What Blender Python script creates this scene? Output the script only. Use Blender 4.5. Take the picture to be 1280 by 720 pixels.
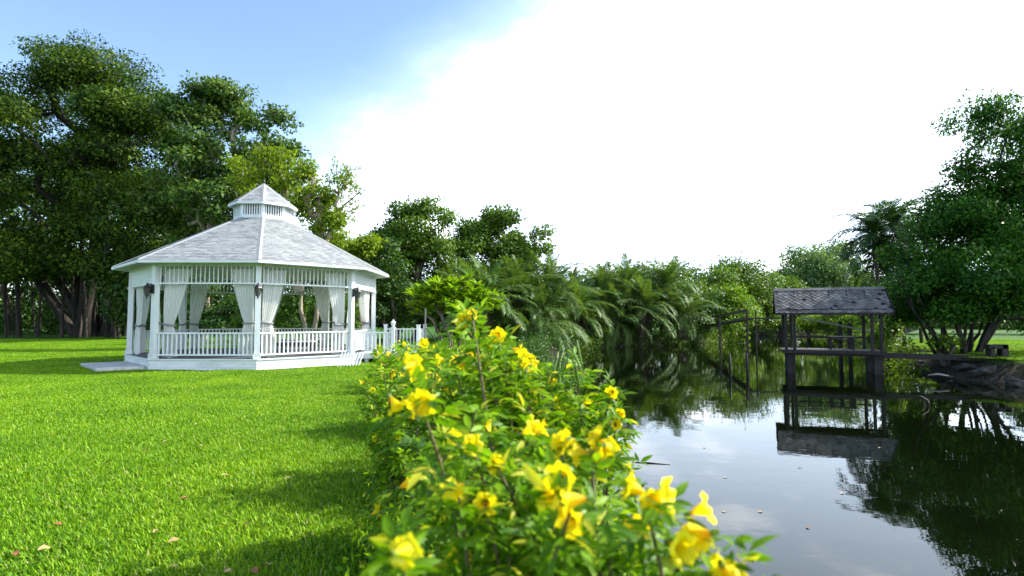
import bpy, math, random
import numpy as np
from mathutils import Vector, Matrix

for o in list(bpy.data.objects):
    bpy.data.objects.remove(o)
scene = bpy.context.scene
C = scene.collection
PI = math.pi
R = math.radians

# ------------------------------------------------------------------ camera
CAM_H = 1.7
PITCH = R(3.06)
FPX = 1280 * 20 / 36
cam_d = bpy.data.cameras.new('camera')
cam = bpy.data.objects.new('camera', cam_d)
C.objects.link(cam)
cam_d.lens = 20
cam_d.sensor_width = 36
cam_d.clip_start = 0.05
cam_d.clip_end = 6000
cam_d.dof.use_dof = True
cam_d.dof.focus_distance = 13.0
cam_d.dof.aperture_fstop = 3.2
cam.location = (0, 0, CAM_H)
cam.rotation_euler = (PI / 2 + PITCH, 0, 0)
scene.camera = cam

# ------------------------------------------------------------------ sky and sun
SUN_EL = R(39)
SUN_AZ = R(74)          # clockwise from the viewing axis (+Y) towards +X
world = bpy.data.worlds.new('World')
scene.world = world
world.use_nodes = True
wn, wl = world.node_tree.nodes, world.node_tree.links
wn.clear()
out = wn.new('ShaderNodeOutputWorld')
bg = wn.new('ShaderNodeBackground')
sky = wn.new('ShaderNodeTexSky')
sky.sky_type = 'NISHITA'
sky.sun_disc = False
sky.sun_elevation = SUN_EL
sky.sun_rotation = SUN_AZ
sky.air_density = 1.0
sky.dust_density = 0.8
sky.ozone_density = 2.4
tc = wn.new('ShaderNodeTexCoord')
mp = wn.new('ShaderNodeMapping')
mp.inputs['Scale'].default_value = (1.1, 1.1, 3.0)
cn = wn.new('ShaderNodeTexNoise')
cn.inputs['Scale'].default_value = 2.2
cn.inputs['Detail'].default_value = 6
cn.inputs['Roughness'].default_value = 0.55
# thin high cloud: thickest towards the sun's side of the sky, broken up by noise
dotn = wn.new('ShaderNodeVectorMath'); dotn.operation = 'DOT_PRODUCT'
CLOUD_DIR = (0.555, 0.0, -0.832)
dotn.inputs[1].default_value = CLOUD_DIR
add = wn.new('ShaderNodeMath'); add.operation = 'MULTIPLY_ADD'
add.inputs[1].default_value = 0.14
cr = wn.new('ShaderNodeMapRange')
cr.interpolation_type = 'SMOOTHSTEP'
cr.inputs['From Min'].default_value = -0.43
cr.inputs['From Max'].default_value = -0.10
cr.inputs['To Min'].default_value = 0.0
cr.inputs['To Max'].default_value = 0.92
mix = wn.new('ShaderNodeMix'); mix.data_type = 'RGBA'
c2 = wn.new('ShaderNodeTexNoise'); c2.inputs['Scale'].default_value = 5.0; c2.inputs['Detail'].default_value = 5
c2r = wn.new('ShaderNodeMapRange'); c2r.inputs['From Min'].default_value = .5; c2r.inputs['From Max'].default_value = .68
cc = wn.new('ShaderNodeMix'); cc.data_type = 'RGBA'      # thin veil and thicker white puffs
cc.inputs['A'].default_value = (7.0, 8.3, 10.0, 1)
cc.inputs['B'].default_value = (12.0, 12.6, 13.2, 1)
wl.new(mp.outputs['Vector'], c2.inputs['Vector'])
wl.new(c2.outputs['Fac'], c2r.inputs['Value']); wl.new(c2r.outputs[0], cc.inputs['Factor'])
wl.new(cc.outputs['Result'], mix.inputs['B'])
wl.new(tc.outputs['Generated'], mp.inputs['Vector'])
wl.new(mp.outputs['Vector'], cn.inputs['Vector'])
wl.new(tc.outputs['Generated'], dotn.inputs[0])
wl.new(cn.outputs['Fac'], add.inputs[0])
wl.new(dotn.outputs['Value'], add.inputs[2])
wl.new(add.outputs[0], cr.inputs['Value'])
wl.new(cr.outputs['Result'], mix.inputs['Factor'])
wl.new(sky.outputs['Color'], mix.inputs['A'])
wl.new(mix.outputs['Result'], bg.inputs['Color'])
wl.new(bg.outputs['Background'], out.inputs['Surface'])
bg.inputs['Strength'].default_value = 0.15

sun_d = bpy.data.lights.new('sun', 'SUN')
sun_d.energy = 5.0
sun_d.angle = R(0.55)
sun_d.color = (1.0, 0.95, 0.84)
sun = bpy.data.objects.new('sun', sun_d)
C.objects.link(sun)
sd = Vector((math.cos(SUN_EL) * math.sin(SUN_AZ), math.cos(SUN_EL) * math.cos(SUN_AZ), math.sin(SUN_EL)))
sun.rotation_euler = sd.to_track_quat('Z', 'Y').to_euler()
sun.location = (20, 10, 40)

vs = scene.view_settings
vs.view_transform = 'Standard'
vs.look = 'None'
vs.exposure = 1.12
vs.gamma = 1.0
vs.use_curve_mapping = False
cy = scene.cycles
cy.use_denoising = True
cy.max_bounces = 8
cy.diffuse_bounces = 3
cy.glossy_bounces = 3
cy.transmission_bounces = 5
cy.transparent_max_bounces = 8
cy.caustics_reflective = False
cy.caustics_refractive = False
cy.sample_clamp_indirect = 8

# ------------------------------------------------------------------ helpers
_cp, _sp = math.cos(PITCH), math.sin(PITCH)
WATER_Z = -1.0


def ray(u, v):
    a, b = (u - 640) / FPX, (360 - v) / FPX
    return np.array([a, _cp - b * _sp, _sp + b * _cp])


def on_z(u, v, z=0.0):
    d = ray(u, v)
    t = (z - CAM_H) / d[2]
    return np.array([0, 0, CAM_H]) + d * t


def at(u, v, depth):
    d = ray(u, v)
    return np.array([0, 0, CAM_H]) + d * (depth / d[1])


def mesh_np(name, verts, faces, smooth=False):
    """verts (n,3); faces: (m,k) array or list of such arrays"""
    me = bpy.data.meshes.new(name)
    if isinstance(faces, np.ndarray):
        faces = [faces]
    faces = [f for f in faces if len(f)]
    loops = np.concatenate([f.ravel() for f in faces]).astype(np.int32)
    tot = np.concatenate([np.full(len(f), f.shape[1], np.int32) for f in faces])
    start = np.concatenate([[0], np.cumsum(tot)[:-1]]).astype(np.int32)
    me.vertices.add(len(verts))
    me.vertices.foreach_set('co', np.ascontiguousarray(verts, np.float32).ravel())
    me.loops.add(len(loops))
    me.loops.foreach_set('vertex_index', loops)
    me.polygons.add(len(tot))
    me.polygons.foreach_set('loop_start', start)
    me.polygons.foreach_set('loop_total', tot)
    if smooth:
        me.polygons.foreach_set('use_smooth', np.ones(len(tot), bool))
    me.update(calc_edges=True)
    return me


def wmat(o):
    m = o.matrix_basis.copy()
    if o.parent:
        return wmat(o.parent) @ o.matrix_parent_inverse @ m
    return m


def put(name, me, mat=None, parent=None, loc=None, rot=None, scale=None):
    """links a mesh object; its verts/location are world coordinates even under a parent"""
    o = bpy.data.objects.new(name, me)
    C.objects.link(o)
    if mat is not None and not me.materials:
        for m in (mat if isinstance(mat, (list, tuple)) else [mat]):
            me.materials.append(m)
    if loc is not None: o.location = loc
    if rot is not None: o.rotation_euler = rot
    if scale is not None: o.scale = scale
    if parent is not None:
        o.parent = parent
        o.matrix_parent_inverse = wmat(parent).inverted()
    return o


def tag(o, label, cat=None, group=None, kind=None):
    if label: o['label'] = label
    if cat: o['category'] = cat
    if group: o['group'] = group
    if kind: o['kind'] = kind
    return o


def thing(name, label, cat, loc=(0, 0, 0), group=None):
    o = bpy.data.objects.new(name, None)
    o.empty_display_size = 0.2
    C.objects.link(o)
    o.location = loc
    return tag(o, label, cat, group)


class MB:
    def __init__(self):
        self.v, self.f, self.n = [], [], 0

    def add(self, v, f):
        v = np.asarray(v, float).reshape(-1, 3)
        self.v.append(v)
        self.f += [tuple(i + self.n for i in q) for q in f]
        self.n += len(v)
        return self

    def box(self, c, s, M=None):
        x, y, z = [k / 2 for k in s]
        v = np.array([[-x, -y, -z], [x, -y, -z], [x, y, -z], [-x, y, -z], [-x, -y, z], [x, -y, z], [x, y, z], [-x, y, z]])
        if M is not None:
            v = v @ np.array(M.to_3x3()).T
        v = v + np.asarray(c)
        return self.add(v, [(0, 3, 2, 1), (4, 5, 6, 7), (0, 1, 5, 4), (1, 2, 6, 5), (2, 3, 7, 6), (3, 0, 4, 7)])

    def bar(self, a, b, w, h=None, roll=0.0):
        a, b = Vector(a), Vector(b)
        h = h or w
        d = b - a
        M = d.to_track_quat('Y', 'Z').to_matrix()
        if roll:
            M = M @ Matrix.Rotation(roll, 3, 'Y')
        return self.box((a + b) / 2, (w, d.length, h), M)

    def tube(self, pts, rad, k=8, cap=True):
        pts = [Vector(p) for p in pts]
        n = len(pts)
        if not hasattr(rad, '__len__'): rad = [rad] * n
        vs_, fs = [], []
        ref = Vector((0.31, 0.2, 0.93))
        for i, p in enumerate(pts):
            t = (pts[min(i + 1, n - 1)] - pts[max(i - 1, 0)]).normalized()
            a = t.cross(ref)
            if a.length < 1e-3: a = t.cross(Vector((1, 0, 0)))
            a.normalize()
            b = t.cross(a)
            for j in range(k):
                q = 2 * PI * j / k
                vs_.append(p + (a * math.cos(q) + b * math.sin(q)) * rad[i])
        for i in range(n - 1):
            for j in range(k):
                fs.append((i * k + j, i * k + (j + 1) % k, (i + 1) * k + (j + 1) % k, (i + 1) * k + j))
        if cap:
            fs.append(tuple(range(k - 1, -1, -1)))
            fs.append(tuple((n - 1) * k + j for j in range(k)))
        return self.add([tuple(q) for q in vs_], fs)

    def lathe(self, c, prof, k=16):
        c = Vector(c)
        vs_, fs = [], []
        for r, z in prof:
            for j in range(k):
                q = 2 * PI * j / k
                vs_.append((c.x + r * math.cos(q), c.y + r * math.sin(q), c.z + z))
        n = len(prof)
        for i in range(n - 1):
            for j in range(k):
                fs.append((i * k + j, i * k + (j + 1) % k, (i + 1) * k + (j + 1) % k, (i + 1) * k + j))
        fs.append(tuple(range(k - 1, -1, -1)))
        fs.append(tuple((n - 1) * k + j for j in range(k)))
        return self.add(vs_, fs)

    def mesh(self, name, smooth=False, bevel=0.0):
        me = bpy.data.meshes.new(name)
        me.from_pydata(np.concatenate(self.v).tolist(), [], self.f)
        if bevel:
            import bmesh
            bm = bmesh.new(); bm.from_mesh(me)
            bmesh.ops.bevel(bm, geom=list(bm.edges), offset=bevel, segments=1, affect='EDGES')
            bm.to_mesh(me); bm.free()
        if smooth:
            me.polygons.foreach_set('use_smooth', [True] * len(me.polygons))
        me.update()
        return me


# ------------------------------------------------------------------ materials
def new_mat(name):
    m = bpy.data.materials.new(name)
    m.use_nodes = True
    n, l = m.node_tree.nodes, m.node_tree.links
    n.clear()
    o = n.new('ShaderNodeOutputMaterial')
    return m, n, l, o


def ramp(n, stops):
    r = n.new('ShaderNodeValToRGB')
    e = r.color_ramp.elements
    while len(e) > 1: e.remove(e[-1])
    e[0].position, e[0].color = stops[0][0], (*stops[0][1], 1)
    for p, c in stops[1:]:
        k = e.new(p); k.color = (*c, 1)
    return r


def surf(name, cols, scale=4.0, rough=0.6, bump=0.1, bscale=30.0, stretch=(1, 1, 1), spec=0.4, island=0.0, detail=5, coord='Object', metal=0.0, dirt=None):
    """noise-mottled paint, wood, stone; cols = list of colours; island = share of per-piece variation"""
    m, n, l, o = new_mat(name)
    p = n.new('ShaderNodeBsdfPrincipled')
    t = n.new('ShaderNodeTexCoord'); mp = n.new('ShaderNodeMapping')
    mp.inputs['Scale'].default_value = stretch
    l.new(t.outputs[coord], mp.inputs['Vector'])
    a = n.new('ShaderNodeTexNoise'); a.inputs['Scale'].default_value = scale; a.inputs['Detail'].default_value = detail
    l.new(mp.outputs[0], a.inputs['Vector'])
    k = len(cols)
    r = ramp(n, [(0.3 + 0.4 * i / max(1, k - 1), c) for i, c in enumerate(cols)])
    if island:
        g = n.new('ShaderNodeNewGeometry')
        mm = n.new('ShaderNodeMix'); mm.data_type = 'FLOAT'
        mm.inputs['Factor'].default_value = island
        mr = n.new('ShaderNodeMapRange'); mr.inputs['To Min'].default_value = 0.3; mr.inputs['To Max'].default_value = 0.7
        l.new(g.outputs['Random Per Island'], mr.inputs['Value'])
        l.new(a.outputs['Fac'], mm.inputs['A']); l.new(mr.outputs[0], mm.inputs['B'])
        l.new(mm.outputs['Result'], r.inputs['Fac'])
    else:
        l.new(a.outputs['Fac'], r.inputs['Fac'])
    col = r.outputs['Color']
    if dirt:
        d2 = n.new('ShaderNodeTexNoise'); d2.inputs['Scale'].default_value = dirt[1]; d2.inputs['Detail'].default_value = 8; d2.inputs['Roughness'].default_value = 0.65
        l.new(mp.outputs[0], d2.inputs['Vector'])
        dr = n.new('ShaderNodeMapRange'); dr.inputs['From Min'].default_value = dirt[2]; dr.inputs['From Max'].default_value = dirt[3]
        dr.inputs['To Max'].default_value = dirt[4]
        l.new(d2.outputs['Fac'], dr.inputs['Value'])
        mx = n.new('ShaderNodeMix'); mx.data_type = 'RGBA'
        mx.inputs['B'].default_value = (*dirt[0], 1)
        l.new(dr.outputs[0], mx.inputs['Factor']); l.new(col, mx.inputs['A'])
        col = mx.outputs['Result']
    l.new(col, p.inputs['Base Color'])
    p.inputs['Roughness'].default_value = rough
    p.inputs['Specular IOR Level'].default_value = spec
    p.inputs['Metallic'].default_value = metal
    if bump:
        b = n.new('ShaderNodeTexNoise'); b.inputs['Scale'].default_value = bscale; b.inputs['Detail'].default_value = 6
        l.new(mp.outputs[0], b.inputs['Vector'])
        bn = n.new('ShaderNodeBump'); bn.inputs['Strength'].default_value = bump; bn.inputs['Distance'].default_value = 0.02
        l.new(b.outputs['Fac'], bn.inputs['Height']); l.new(bn.outputs[0], p.inputs['Normal'])
    l.new(p.outputs[0], o.inputs['Surface'])
    return m


def leaf_mat(name, cols, trans=0.35, rough=0.45, patch=0.25, tint=(1.25, 1.2, 0.5), spec=0.35, odd=None):
    m, n, l, o = new_mat(name)
    g = n.new('ShaderNodeNewGeometry')
    t = n.new('ShaderNodeTexCoord')
    a = n.new('ShaderNodeTexNoise'); a.inputs['Scale'].default_value = patch; a.inputs['Detail'].default_value = 3
    l.new(g.outputs['Position'], a.inputs['Vector'])
    mm = n.new('ShaderNodeMix'); mm.data_type = 'FLOAT'; mm.inputs['Factor'].default_value = 0.5
    l.new(g.outputs['Random Per Island'], mm.inputs['A']); l.new(a.outputs['Fac'], mm.inputs['B'])
    k = len(cols)
    st = [(0.22 + 0.56 * i / max(1, k - 1), c) for i, c in enumerate(cols)]
    r = ramp(n, st)
    l.new(mm.outputs['Result'], r.inputs['Fac'])
    col = r.outputs['Color']
    if odd:
        gt = n.new('ShaderNodeMath'); gt.operation = 'GREATER_THAN'; gt.inputs[1].default_value = 1 - odd[1]
        l.new(g.outputs['Random Per Island'], gt.inputs[0])
        mo = n.new('ShaderNodeMix'); mo.data_type = 'RGBA'; mo.inputs['B'].default_value = (*odd[0], 1)
        l.new(gt.outputs[0], mo.inputs['Factor']); l.new(col, mo.inputs['A'])
        col = mo.outputs['Result']
    p = n.new('ShaderNodeBsdfPrincipled')
    p.inputs['Roughness'].default_value = rough
    p.inputs['Specular IOR Level'].default_value = spec
    l.new(col, p.inputs['Base Color'])
    tr = n.new('ShaderNodeBsdfTranslucent')
    tm = n.new('ShaderNodeMix'); tm.data_type = 'RGBA'; tm.blend_type = 'MULTIPLY'
    tm.inputs['Factor'].default_value = 1
    tm.inputs['B'].default_value = (*tint, 1)
    l.new(col, tm.inputs['A']); l.new(tm.outputs['Result'], tr.inputs['Color'])
    ms = n.new('ShaderNodeMixShader'); ms.inputs[0].default_value = trans
    l.new(p.outputs[0], ms.inputs[1]); l.new(tr.outputs[0], ms.inputs[2])
    l.new(ms.outputs[0], o.inputs['Surface'])
    return m


M = {}
M['white'] = surf('white_paint', [(.60, .63, .63), (.68, .70, .69)], 1.2, .42, .05, 60, dirt=((.40, .43, .36), 3.0, .52, .75, .55))
M['white_wood'] = surf('white_boards', [(.58, .61, .61), (.67, .69, .68)], 2.0, .5, .12, 30, (1, 1, 6), dirt=((.36, .39, .30), 2.2, .48, .72, .65))
M['shingle'] = surf('pale_shingle', [(.15, .16, .165), (.24, .25, .255), (.32, .33, .33)], 1.6, .8, .35, 90, island=.6, spec=.2)
M['hip'] = surf('pale_hip_cap', [(.23, .245, .25), (.29, .30, .30)], 3, .8, .3, 90, spec=.2)
M['deck'] = surf('grey_decking', [(.10, .105, .11), (.16, .165, .17)], 3, .55, .2, 40, (1, 8, 1))
M['curtain'] = leaf_mat('white_cloth', [(.84, .85, .82), (.88, .88, .86)], .45, .8, 1.0, (1, 1, 1), .1)
M['tie'] = surf('grey_tie', [(.16, .17, .18), (.26, .27, .28)], 20, .7, .1)
M['black_metal'] = surf('black_iron', [(.012, .012, .014), (.03, .03, .03)], 20, .4, .1)
M['lamp_glass'] = surf('frosted_glass', [(.05, .05, .05), (.10, .10, .09)], 10, .15, 0.0)
M['concrete'] = surf('pale_concrete', [(.40, .40, .38), (.55, .55, .53)], 3, .85, .3, 60, dirt=((.25, .26, .22), 4, .5, .75, .7))
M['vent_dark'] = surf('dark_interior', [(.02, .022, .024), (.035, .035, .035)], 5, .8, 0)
M['bench_dark'] = surf('dark_bench', [(.02, .022, .025), (.05, .05, .05)], 8, .5, .1)
M['old_wood'] = surf('weathered_dark_wood', [(.006, .005, .005), (.016, .013, .011), (.032, .027, .023)], 3, .75, .5, 25, (6, 6, 1))
M['bridge_wood'] = surf('brown_bridge_wood', [(.035, .026, .02), (.08, .058, .044), (.13, .10, .075)], 3, .8, .5, 25, (6, 6, 1))
M['plank'] = surf('weathered_plank', [(.06, .052, .045), (.12, .10, .085), (.19, .17, .15)], 4, .7, .4, 25, (1, 8, 8), island=.4)
M['pale_wood'] = surf('bleached_wood', [(.20, .18, .15), (.34, .31, .27)], 4, .7, .3, 25, (6, 6, 6))
M['pier'] = surf('stained_pier', [(.010, .009, .008), (.024, .022, .019), (.045, .042, .036)], 3, .85, .5, 20, (1, 1, .4))
M['slate'] = surf('old_slate', [(.05, .046, .042), (.125, .115, .105), (.24, .225, .205)], 2.2, .55, .4, 40, island=.7, spec=.5, dirt=((.035, .038, .03), 1.7, .52, .66, .85))
M['bark'] = surf('brown_bark', [(.03, .024, .018), (.09, .072, .055), (.16, .13, .10)], 5, .85, .8, 14, (1, 1, .25))
M['dark_bark'] = surf('dark_bark', [(.008, .007, .005), (.022, .018, .014), (.05, .042, .034)], 4, .9, .8, 12, (1, 1, .2))
M['pale_bark'] = surf('pale_bark', [(.14, .105, .075), (.26, .20, .15), (.36, .30, .23)], 4, .8, .6, 14, (1, 1, .3))
M['palm_trunk'] = surf('palm_trunk', [(.05, .04, .03), (.13, .10, .075)], 6, .9, .9, 12, (1, 1, 2))
M['stem'] = surf('green_brown_stem', [(.08, .075, .03), (.16, .12, .06)], 8, .7, .2, 40)
M['rock'] = surf('bank_rock', [(.016, .014, .011), (.04, .035, .028), (.08, .07, .058)], 3, .85, .8, 9)

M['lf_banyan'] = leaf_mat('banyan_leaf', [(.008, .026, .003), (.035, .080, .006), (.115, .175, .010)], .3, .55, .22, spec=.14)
M['lf_tall'] = leaf_mat('broad_leaf', [(.03, .075, .015), (.065, .13, .02), (.13, .20, .03)], .34, .5, .2, spec=.2)
M['lf_yellow'] = leaf_mat('yellow_green_leaf', [(.09, .16, .010), (.17, .26, .014), (.27, .37, .022)], .45, .55, .25, spec=.15)
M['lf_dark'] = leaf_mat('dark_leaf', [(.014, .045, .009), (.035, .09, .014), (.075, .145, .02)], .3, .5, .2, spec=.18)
M['lf_mid'] = leaf_mat('mid_leaf', [(.035, .085, .010), (.08, .16, .015), (.15, .24, .022)], .37, .5, .15, spec=.18)
M['lf_far_hazed'] = leaf_mat('hazed_far_leaf', [(.08, .15, .055), (.12, .21, .075), (.17, .27, .09)], .38, .55, .1, spec=.15)  # distance haze put into the leaf colour: lighter, bluer green
M['lf_right'] = leaf_mat('right_tree_leaf', [(.012, .055, .006), (.035, .12, .010), (.085, .21, .016)], .38, .45, .35, spec=.16)
M['lf_frangi'] = leaf_mat('frangipani_leaf', [(.10, .22, .01), (.19, .34, .012), (.30, .44, .02)], .45, .4, .6, spec=.2)
M['lf_bright'] = leaf_mat('bright_shrub_leaf', [(.07, .15, .012), (.13, .24, .018), (.20, .32, .03)], .42, .5, .5, spec=.18)
M['lf_palm'] = leaf_mat('palm_leaflet', [(.045, .10, .020), (.09, .17, .032), (.16, .25, .06)], .34, .5, .5, spec=.22, odd=((.18, .15, .07), .04))
M['lf_areca'] = leaf_mat('areca_leaflet', [(.012, .045, .010), (.03, .085, .015), (.065, .135, .025)], .28, .45, .5, spec=.3)
M['lf_dead'] = leaf_mat('dead_frond', [(.05, .038, .026), (.11, .085, .06), (.17, .135, .10)], .15, .7, .5, spec=.1)
M['lf_trumpet'] = leaf_mat('trumpet_bush_leaf', [(.05, .14, .005), (.13, .27, .007), (.26, .42, .012)], .48, .45, 3.0, spec=.18, odd=((.42, .44, .03), .09))
M['grass'] = leaf_mat('grass_blade', [(.045, .15, .004), (.15, .32, .006), (.33, .49, .014)], .36, .5, .55, (1.2, 1.1, .4), .18, odd=((.40, .42, .14), .03))
M['leaf_tan'] = surf('tan_dead_leaf', [(.30, .20, .07), (.42, .31, .13)], 30, .6, .2)
M['leaf_brown'] = surf('brown_dead_leaf', [(.16, .07, .025), (.32, .14, .04)], 30, .6, .2)


def flower_mat():
    m, n, l, o = new_mat('yellow_petal')
    t = n.new('ShaderNodeTexCoord'); s = n.new('ShaderNodeSeparateXYZ')
    l.new(t.outputs['Object'], s.inputs[0])
    mr = n.new('ShaderNodeMapRange'); mr.inputs['From Min'].default_value = 0.0; mr.inputs['From Max'].default_value = .05
    l.new(s.outputs['Z'], mr.inputs['Value'])
    r = ramp(n, [(0.1, (.50, .40, .01)), (.35, (.84, .54, .004)), (.65, (.92, .72, .004)), (1.0, (.94, .80, .008))])
    oi = n.new('ShaderNodeObjectInfo')
    hs = n.new('ShaderNodeHueSaturation')
    hm = n.new('ShaderNodeMapRange'); hm.inputs['To Min'].default_value = .488; hm.inputs['To Max'].default_value = .506
    l.new(oi.outputs['Random'], hm.inputs['Value']); l.new(hm.outputs[0], hs.inputs['Hue'])
    l.new(mr.outputs[0], r.inputs['Fac']); l.new(r.outputs['Color'], hs.inputs['Color'])
    p = n.new('ShaderNodeBsdfPrincipled'); p.inputs['Roughness'].default_value = .5; p.inputs['Specular IOR Level'].default_value = .25
    l.new(hs.outputs['Color'], p.inputs['Base Color'])
    tr = n.new('ShaderNodeBsdfTranslucent'); l.new(hs.outputs['Color'], tr.inputs['Color'])
    ms = n.new('ShaderNodeMixShader'); ms.inputs[0].default_value = .42
    l.new(p.outputs[0], ms.inputs[1]); l.new(tr.outputs[0], ms.inputs[2]); l.new(ms.outputs[0], o.inputs['Surface'])
    return m


M['petal'] = flower_mat()
M['calyx'] = leaf_mat('calyx', [(.10, .20, .03), (.16, .27, .04)], .2)


def ground_mat():
    m, n, l, o = new_mat('lawn_and_bank')
    t = n.new('ShaderNodeTexCoord')
    g = n.new('ShaderNodeNewGeometry')
    a = n.new('ShaderNodeTexNoise'); a.inputs['Scale'].default_value = .35; a.inputs['Detail'].default_value = 6
    b = n.new('ShaderNodeTexNoise'); b.inputs['Scale'].default_value = 9.0; b.inputs['Detail'].default_value = 6
    l.new(t.outputs['Object'], a.inputs['Vector']); l.new(t.outputs['Object'], b.inputs['Vector'])
    mx = n.new('ShaderNodeMix'); mx.data_type = 'FLOAT'; mx.inputs['Factor'].default_value = .55
    l.new(a.outputs['Fac'], mx.inputs['A']); l.new(b.outputs['Fac'], mx.inputs['B'])
    gr = ramp(n, [(.32, (.018, .06, .004)), (.5, (.035, .10, .005)), (.68, (.06, .15, .008))])
    l.new(mx.outputs['Result'], gr.inputs['Fac'])
    mud = ramp(n, [(.35, (.014, .013, .008)), (.5, (.03, .026, .017)), (.65, (.055, .046, .032))])
    l.new(b.outputs['Fac'], mud.inputs['Fac'])
    s = n.new('ShaderNodeSeparateXYZ'); l.new(g.outputs['Position'], s.inputs[0])
    ad = n.new('ShaderNodeMath'); ad.operation = 'MULTIPLY_ADD'; ad.inputs[1].default_value = .35
    l.new(b.outputs['Fac'], ad.inputs[0]); l.new(s.outputs['Z'], ad.inputs[2])
    mr = n.new('ShaderNodeMapRange'); mr.inputs['From Min'].default_value = -.12; mr.inputs['From Max'].default_value = .10
    l.new(ad.outputs[0], mr.inputs['Value'])
    cm = n.new('ShaderNodeMix'); cm.data_type = 'RGBA'
    l.new(mr.outputs[0], cm.inputs['Factor']); l.new(mud.outputs['Color'], cm.inputs['A']); l.new(gr.outputs['Color'], cm.inputs['B'])
    p = n.new('ShaderNodeBsdfPrincipled'); p.inputs['Roughness'].default_value = .85; p.inputs['Specular IOR Level'].default_value = .15
    l.new(cm.outputs['Result'], p.inputs['Base Color'])
    c = n.new('ShaderNodeTexNoise'); c.inputs['Scale'].default_value = 22; c.inputs['Detail'].default_value = 6
    l.new(t.outputs['Object'], c.inputs['Vector'])
    bn = n.new('ShaderNodeBump'); bn.inputs['Strength'].default_value = .7; bn.inputs['Distance'].default_value = .05
    l.new(c.outputs['Fac'], bn.inputs['Height']); l.new(bn.outputs[0], p.inputs['Normal'])
    l.new(p.outputs[0], o.inputs['Surface'])
    return m


def water_mat():
    m, n, l, o = new_mat('pond_water')
    t = n.new('ShaderNodeTexCoord'); mp = n.new('ShaderNodeMapping')
    mp.inputs['Scale'].default_value = (1.0, 1.6, 1)
    l.new(t.outputs['Object'], mp.inputs['Vector'])
    a = n.new('ShaderNodeTexNoise'); a.inputs['Scale'].default_value = 1.1; a.inputs['Detail'].default_value = 2.0; a.inputs['Roughness'].default_value = .4
    b = n.new('ShaderNodeTexNoise'); b.inputs['Scale'].default_value = 5.0; b.inputs['Detail'].default_value = 2.0
    l.new(mp.outputs[0], a.inputs['Vector']); l.new(mp.outputs[0], b.inputs['Vector'])
    # wind patches: calm and slightly ruffled areas
    wdn = n.new('ShaderNodeTexNoise'); wdn.inputs['Scale'].default_value = .09
    l.new(t.outputs['Object'], wdn.inputs['Vector'])
    wr = n.new('ShaderNodeMapRange'); wr.inputs['From Min'].default_value = .4; wr.inputs['From Max'].default_value = .65
    wr.inputs['To Min'].default_value = .08; wr.inputs['To Max'].default_value = .3
    l.new(wdn.outputs['Fac'], wr.inputs['Value'])
    mu = n.new('ShaderNodeMath'); mu.operation = 'MULTIPLY'
    l.new(b.outputs['Fac'], mu.inputs[0]); l.new(wr.outputs[0], mu.inputs[1])
    ad = n.new('ShaderNodeMath'); ad.operation = 'ADD'
    l.new(a.outputs['Fac'], ad.inputs[0]); l.new(mu.outputs[0], ad.inputs[1])
    bn = n.new('ShaderNodeBump'); bn.inputs['Strength'].default_value = .05; bn.inputs['Distance'].default_value = .05
    l.new(ad.outputs[0], bn.inputs['Height'])
    p = n.new('ShaderNodeBsdfPrincipled')
    p.inputs['Base Color'].default_value = (.002, .0038, .001, 1)
    p.inputs['Roughness'].default_value = .015
    p.inputs['IOR'].default_value = 1.33
    l.new(bn.outputs[0], p.inputs['Normal'])
    l.new(p.outputs[0], o.inputs['Surface'])
    return m


# ------------------------------------------------------------------ ground and water
POND = np.array([(1.5, -40), (1.3, 0), (1.1, 5), (.8, 12), (.6, 20), (1.2, 30), (3.0, 40), (5.0, 47), (8, 53), (13, 56.5), (19, 57.5), (25, 66), (31, 82),
                 (38, 90), (47, 90), (46, 78), (38, 62), (30.5, 47), (25, 39.5), (22.3, 33.5), (19.9, 28.5), (19.2, 25), (20.3, 21), (24, 15), (27, 4), (27, -40)], float)


def pond_sd(x, y):
    """signed distance, negative inside the pond"""
    P = np.stack([x, y], -1)
    d = np.full(x.shape, 1e9)
    ins = np.zeros(x.shape, bool)
    n = len(POND)
    for i in range(n):
        a, b = POND[i], POND[(i + 1) % n]
        e = b - a
        w = P - a
        t = np.clip((w @ e) / (e @ e), 0, 1)
        d = np.minimum(d, np.linalg.norm(w - t[..., None] * e, axis=-1))
        c = (a[1] > y) != (b[1] > y)
        with np.errstate(divide='ignore', invalid='ignore'):
            xi = (b[0] - a[0]) * (y - a[1]) / (b[1] - a[1]) + a[0]
        ins ^= c & (x < xi)
    return np.where(ins, -d, d)


def wob(x, y, s, k=4, seed=0):
    rg = np.random.default_rng(seed)
    z = 0
    for i in range(k):
        a = rg.uniform(0, 2 * PI); f = s * (1.7 ** i)
        z = z + np.sin((x * math.cos(a) + y * math.sin(a)) * f + rg.uniform(0, 6)) / (1.5 ** i)
    return z / 2.2


def ground_z(x, y):
    x, y = np.asarray(x, float), np.asarray(y, float)
    d = pond_sd(x, y) + .25 * wob(x, y, 1.1, 4, 3)
    wd_ = np.where(x > 15, 4.4, 1.6)             # steep on the near side, a wide muddy slope on the right bank
    in_ = np.where(x > 15, 1.6, .9)
    t = np.clip((d + in_) / wd_, 0, 1)
    z = -1.9 + 1.9 * (t * t * (3 - 2 * t))
    z = np.where(d > wd_ - in_, 0, z)
    far = np.clip((np.hypot(x, y) - 30) / 60, 0, 1)
    return z + wob(x, y, .23, 3, 5) * .006 * np.clip(d, 0, 1) + 0 * far


def axis(lo, hi, step, outer):
    a = np.arange(lo, hi + 1e-6, step)
    o = np.array(outer, float)
    return np.concatenate([(lo - o)[::-1], a, hi + o])


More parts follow.
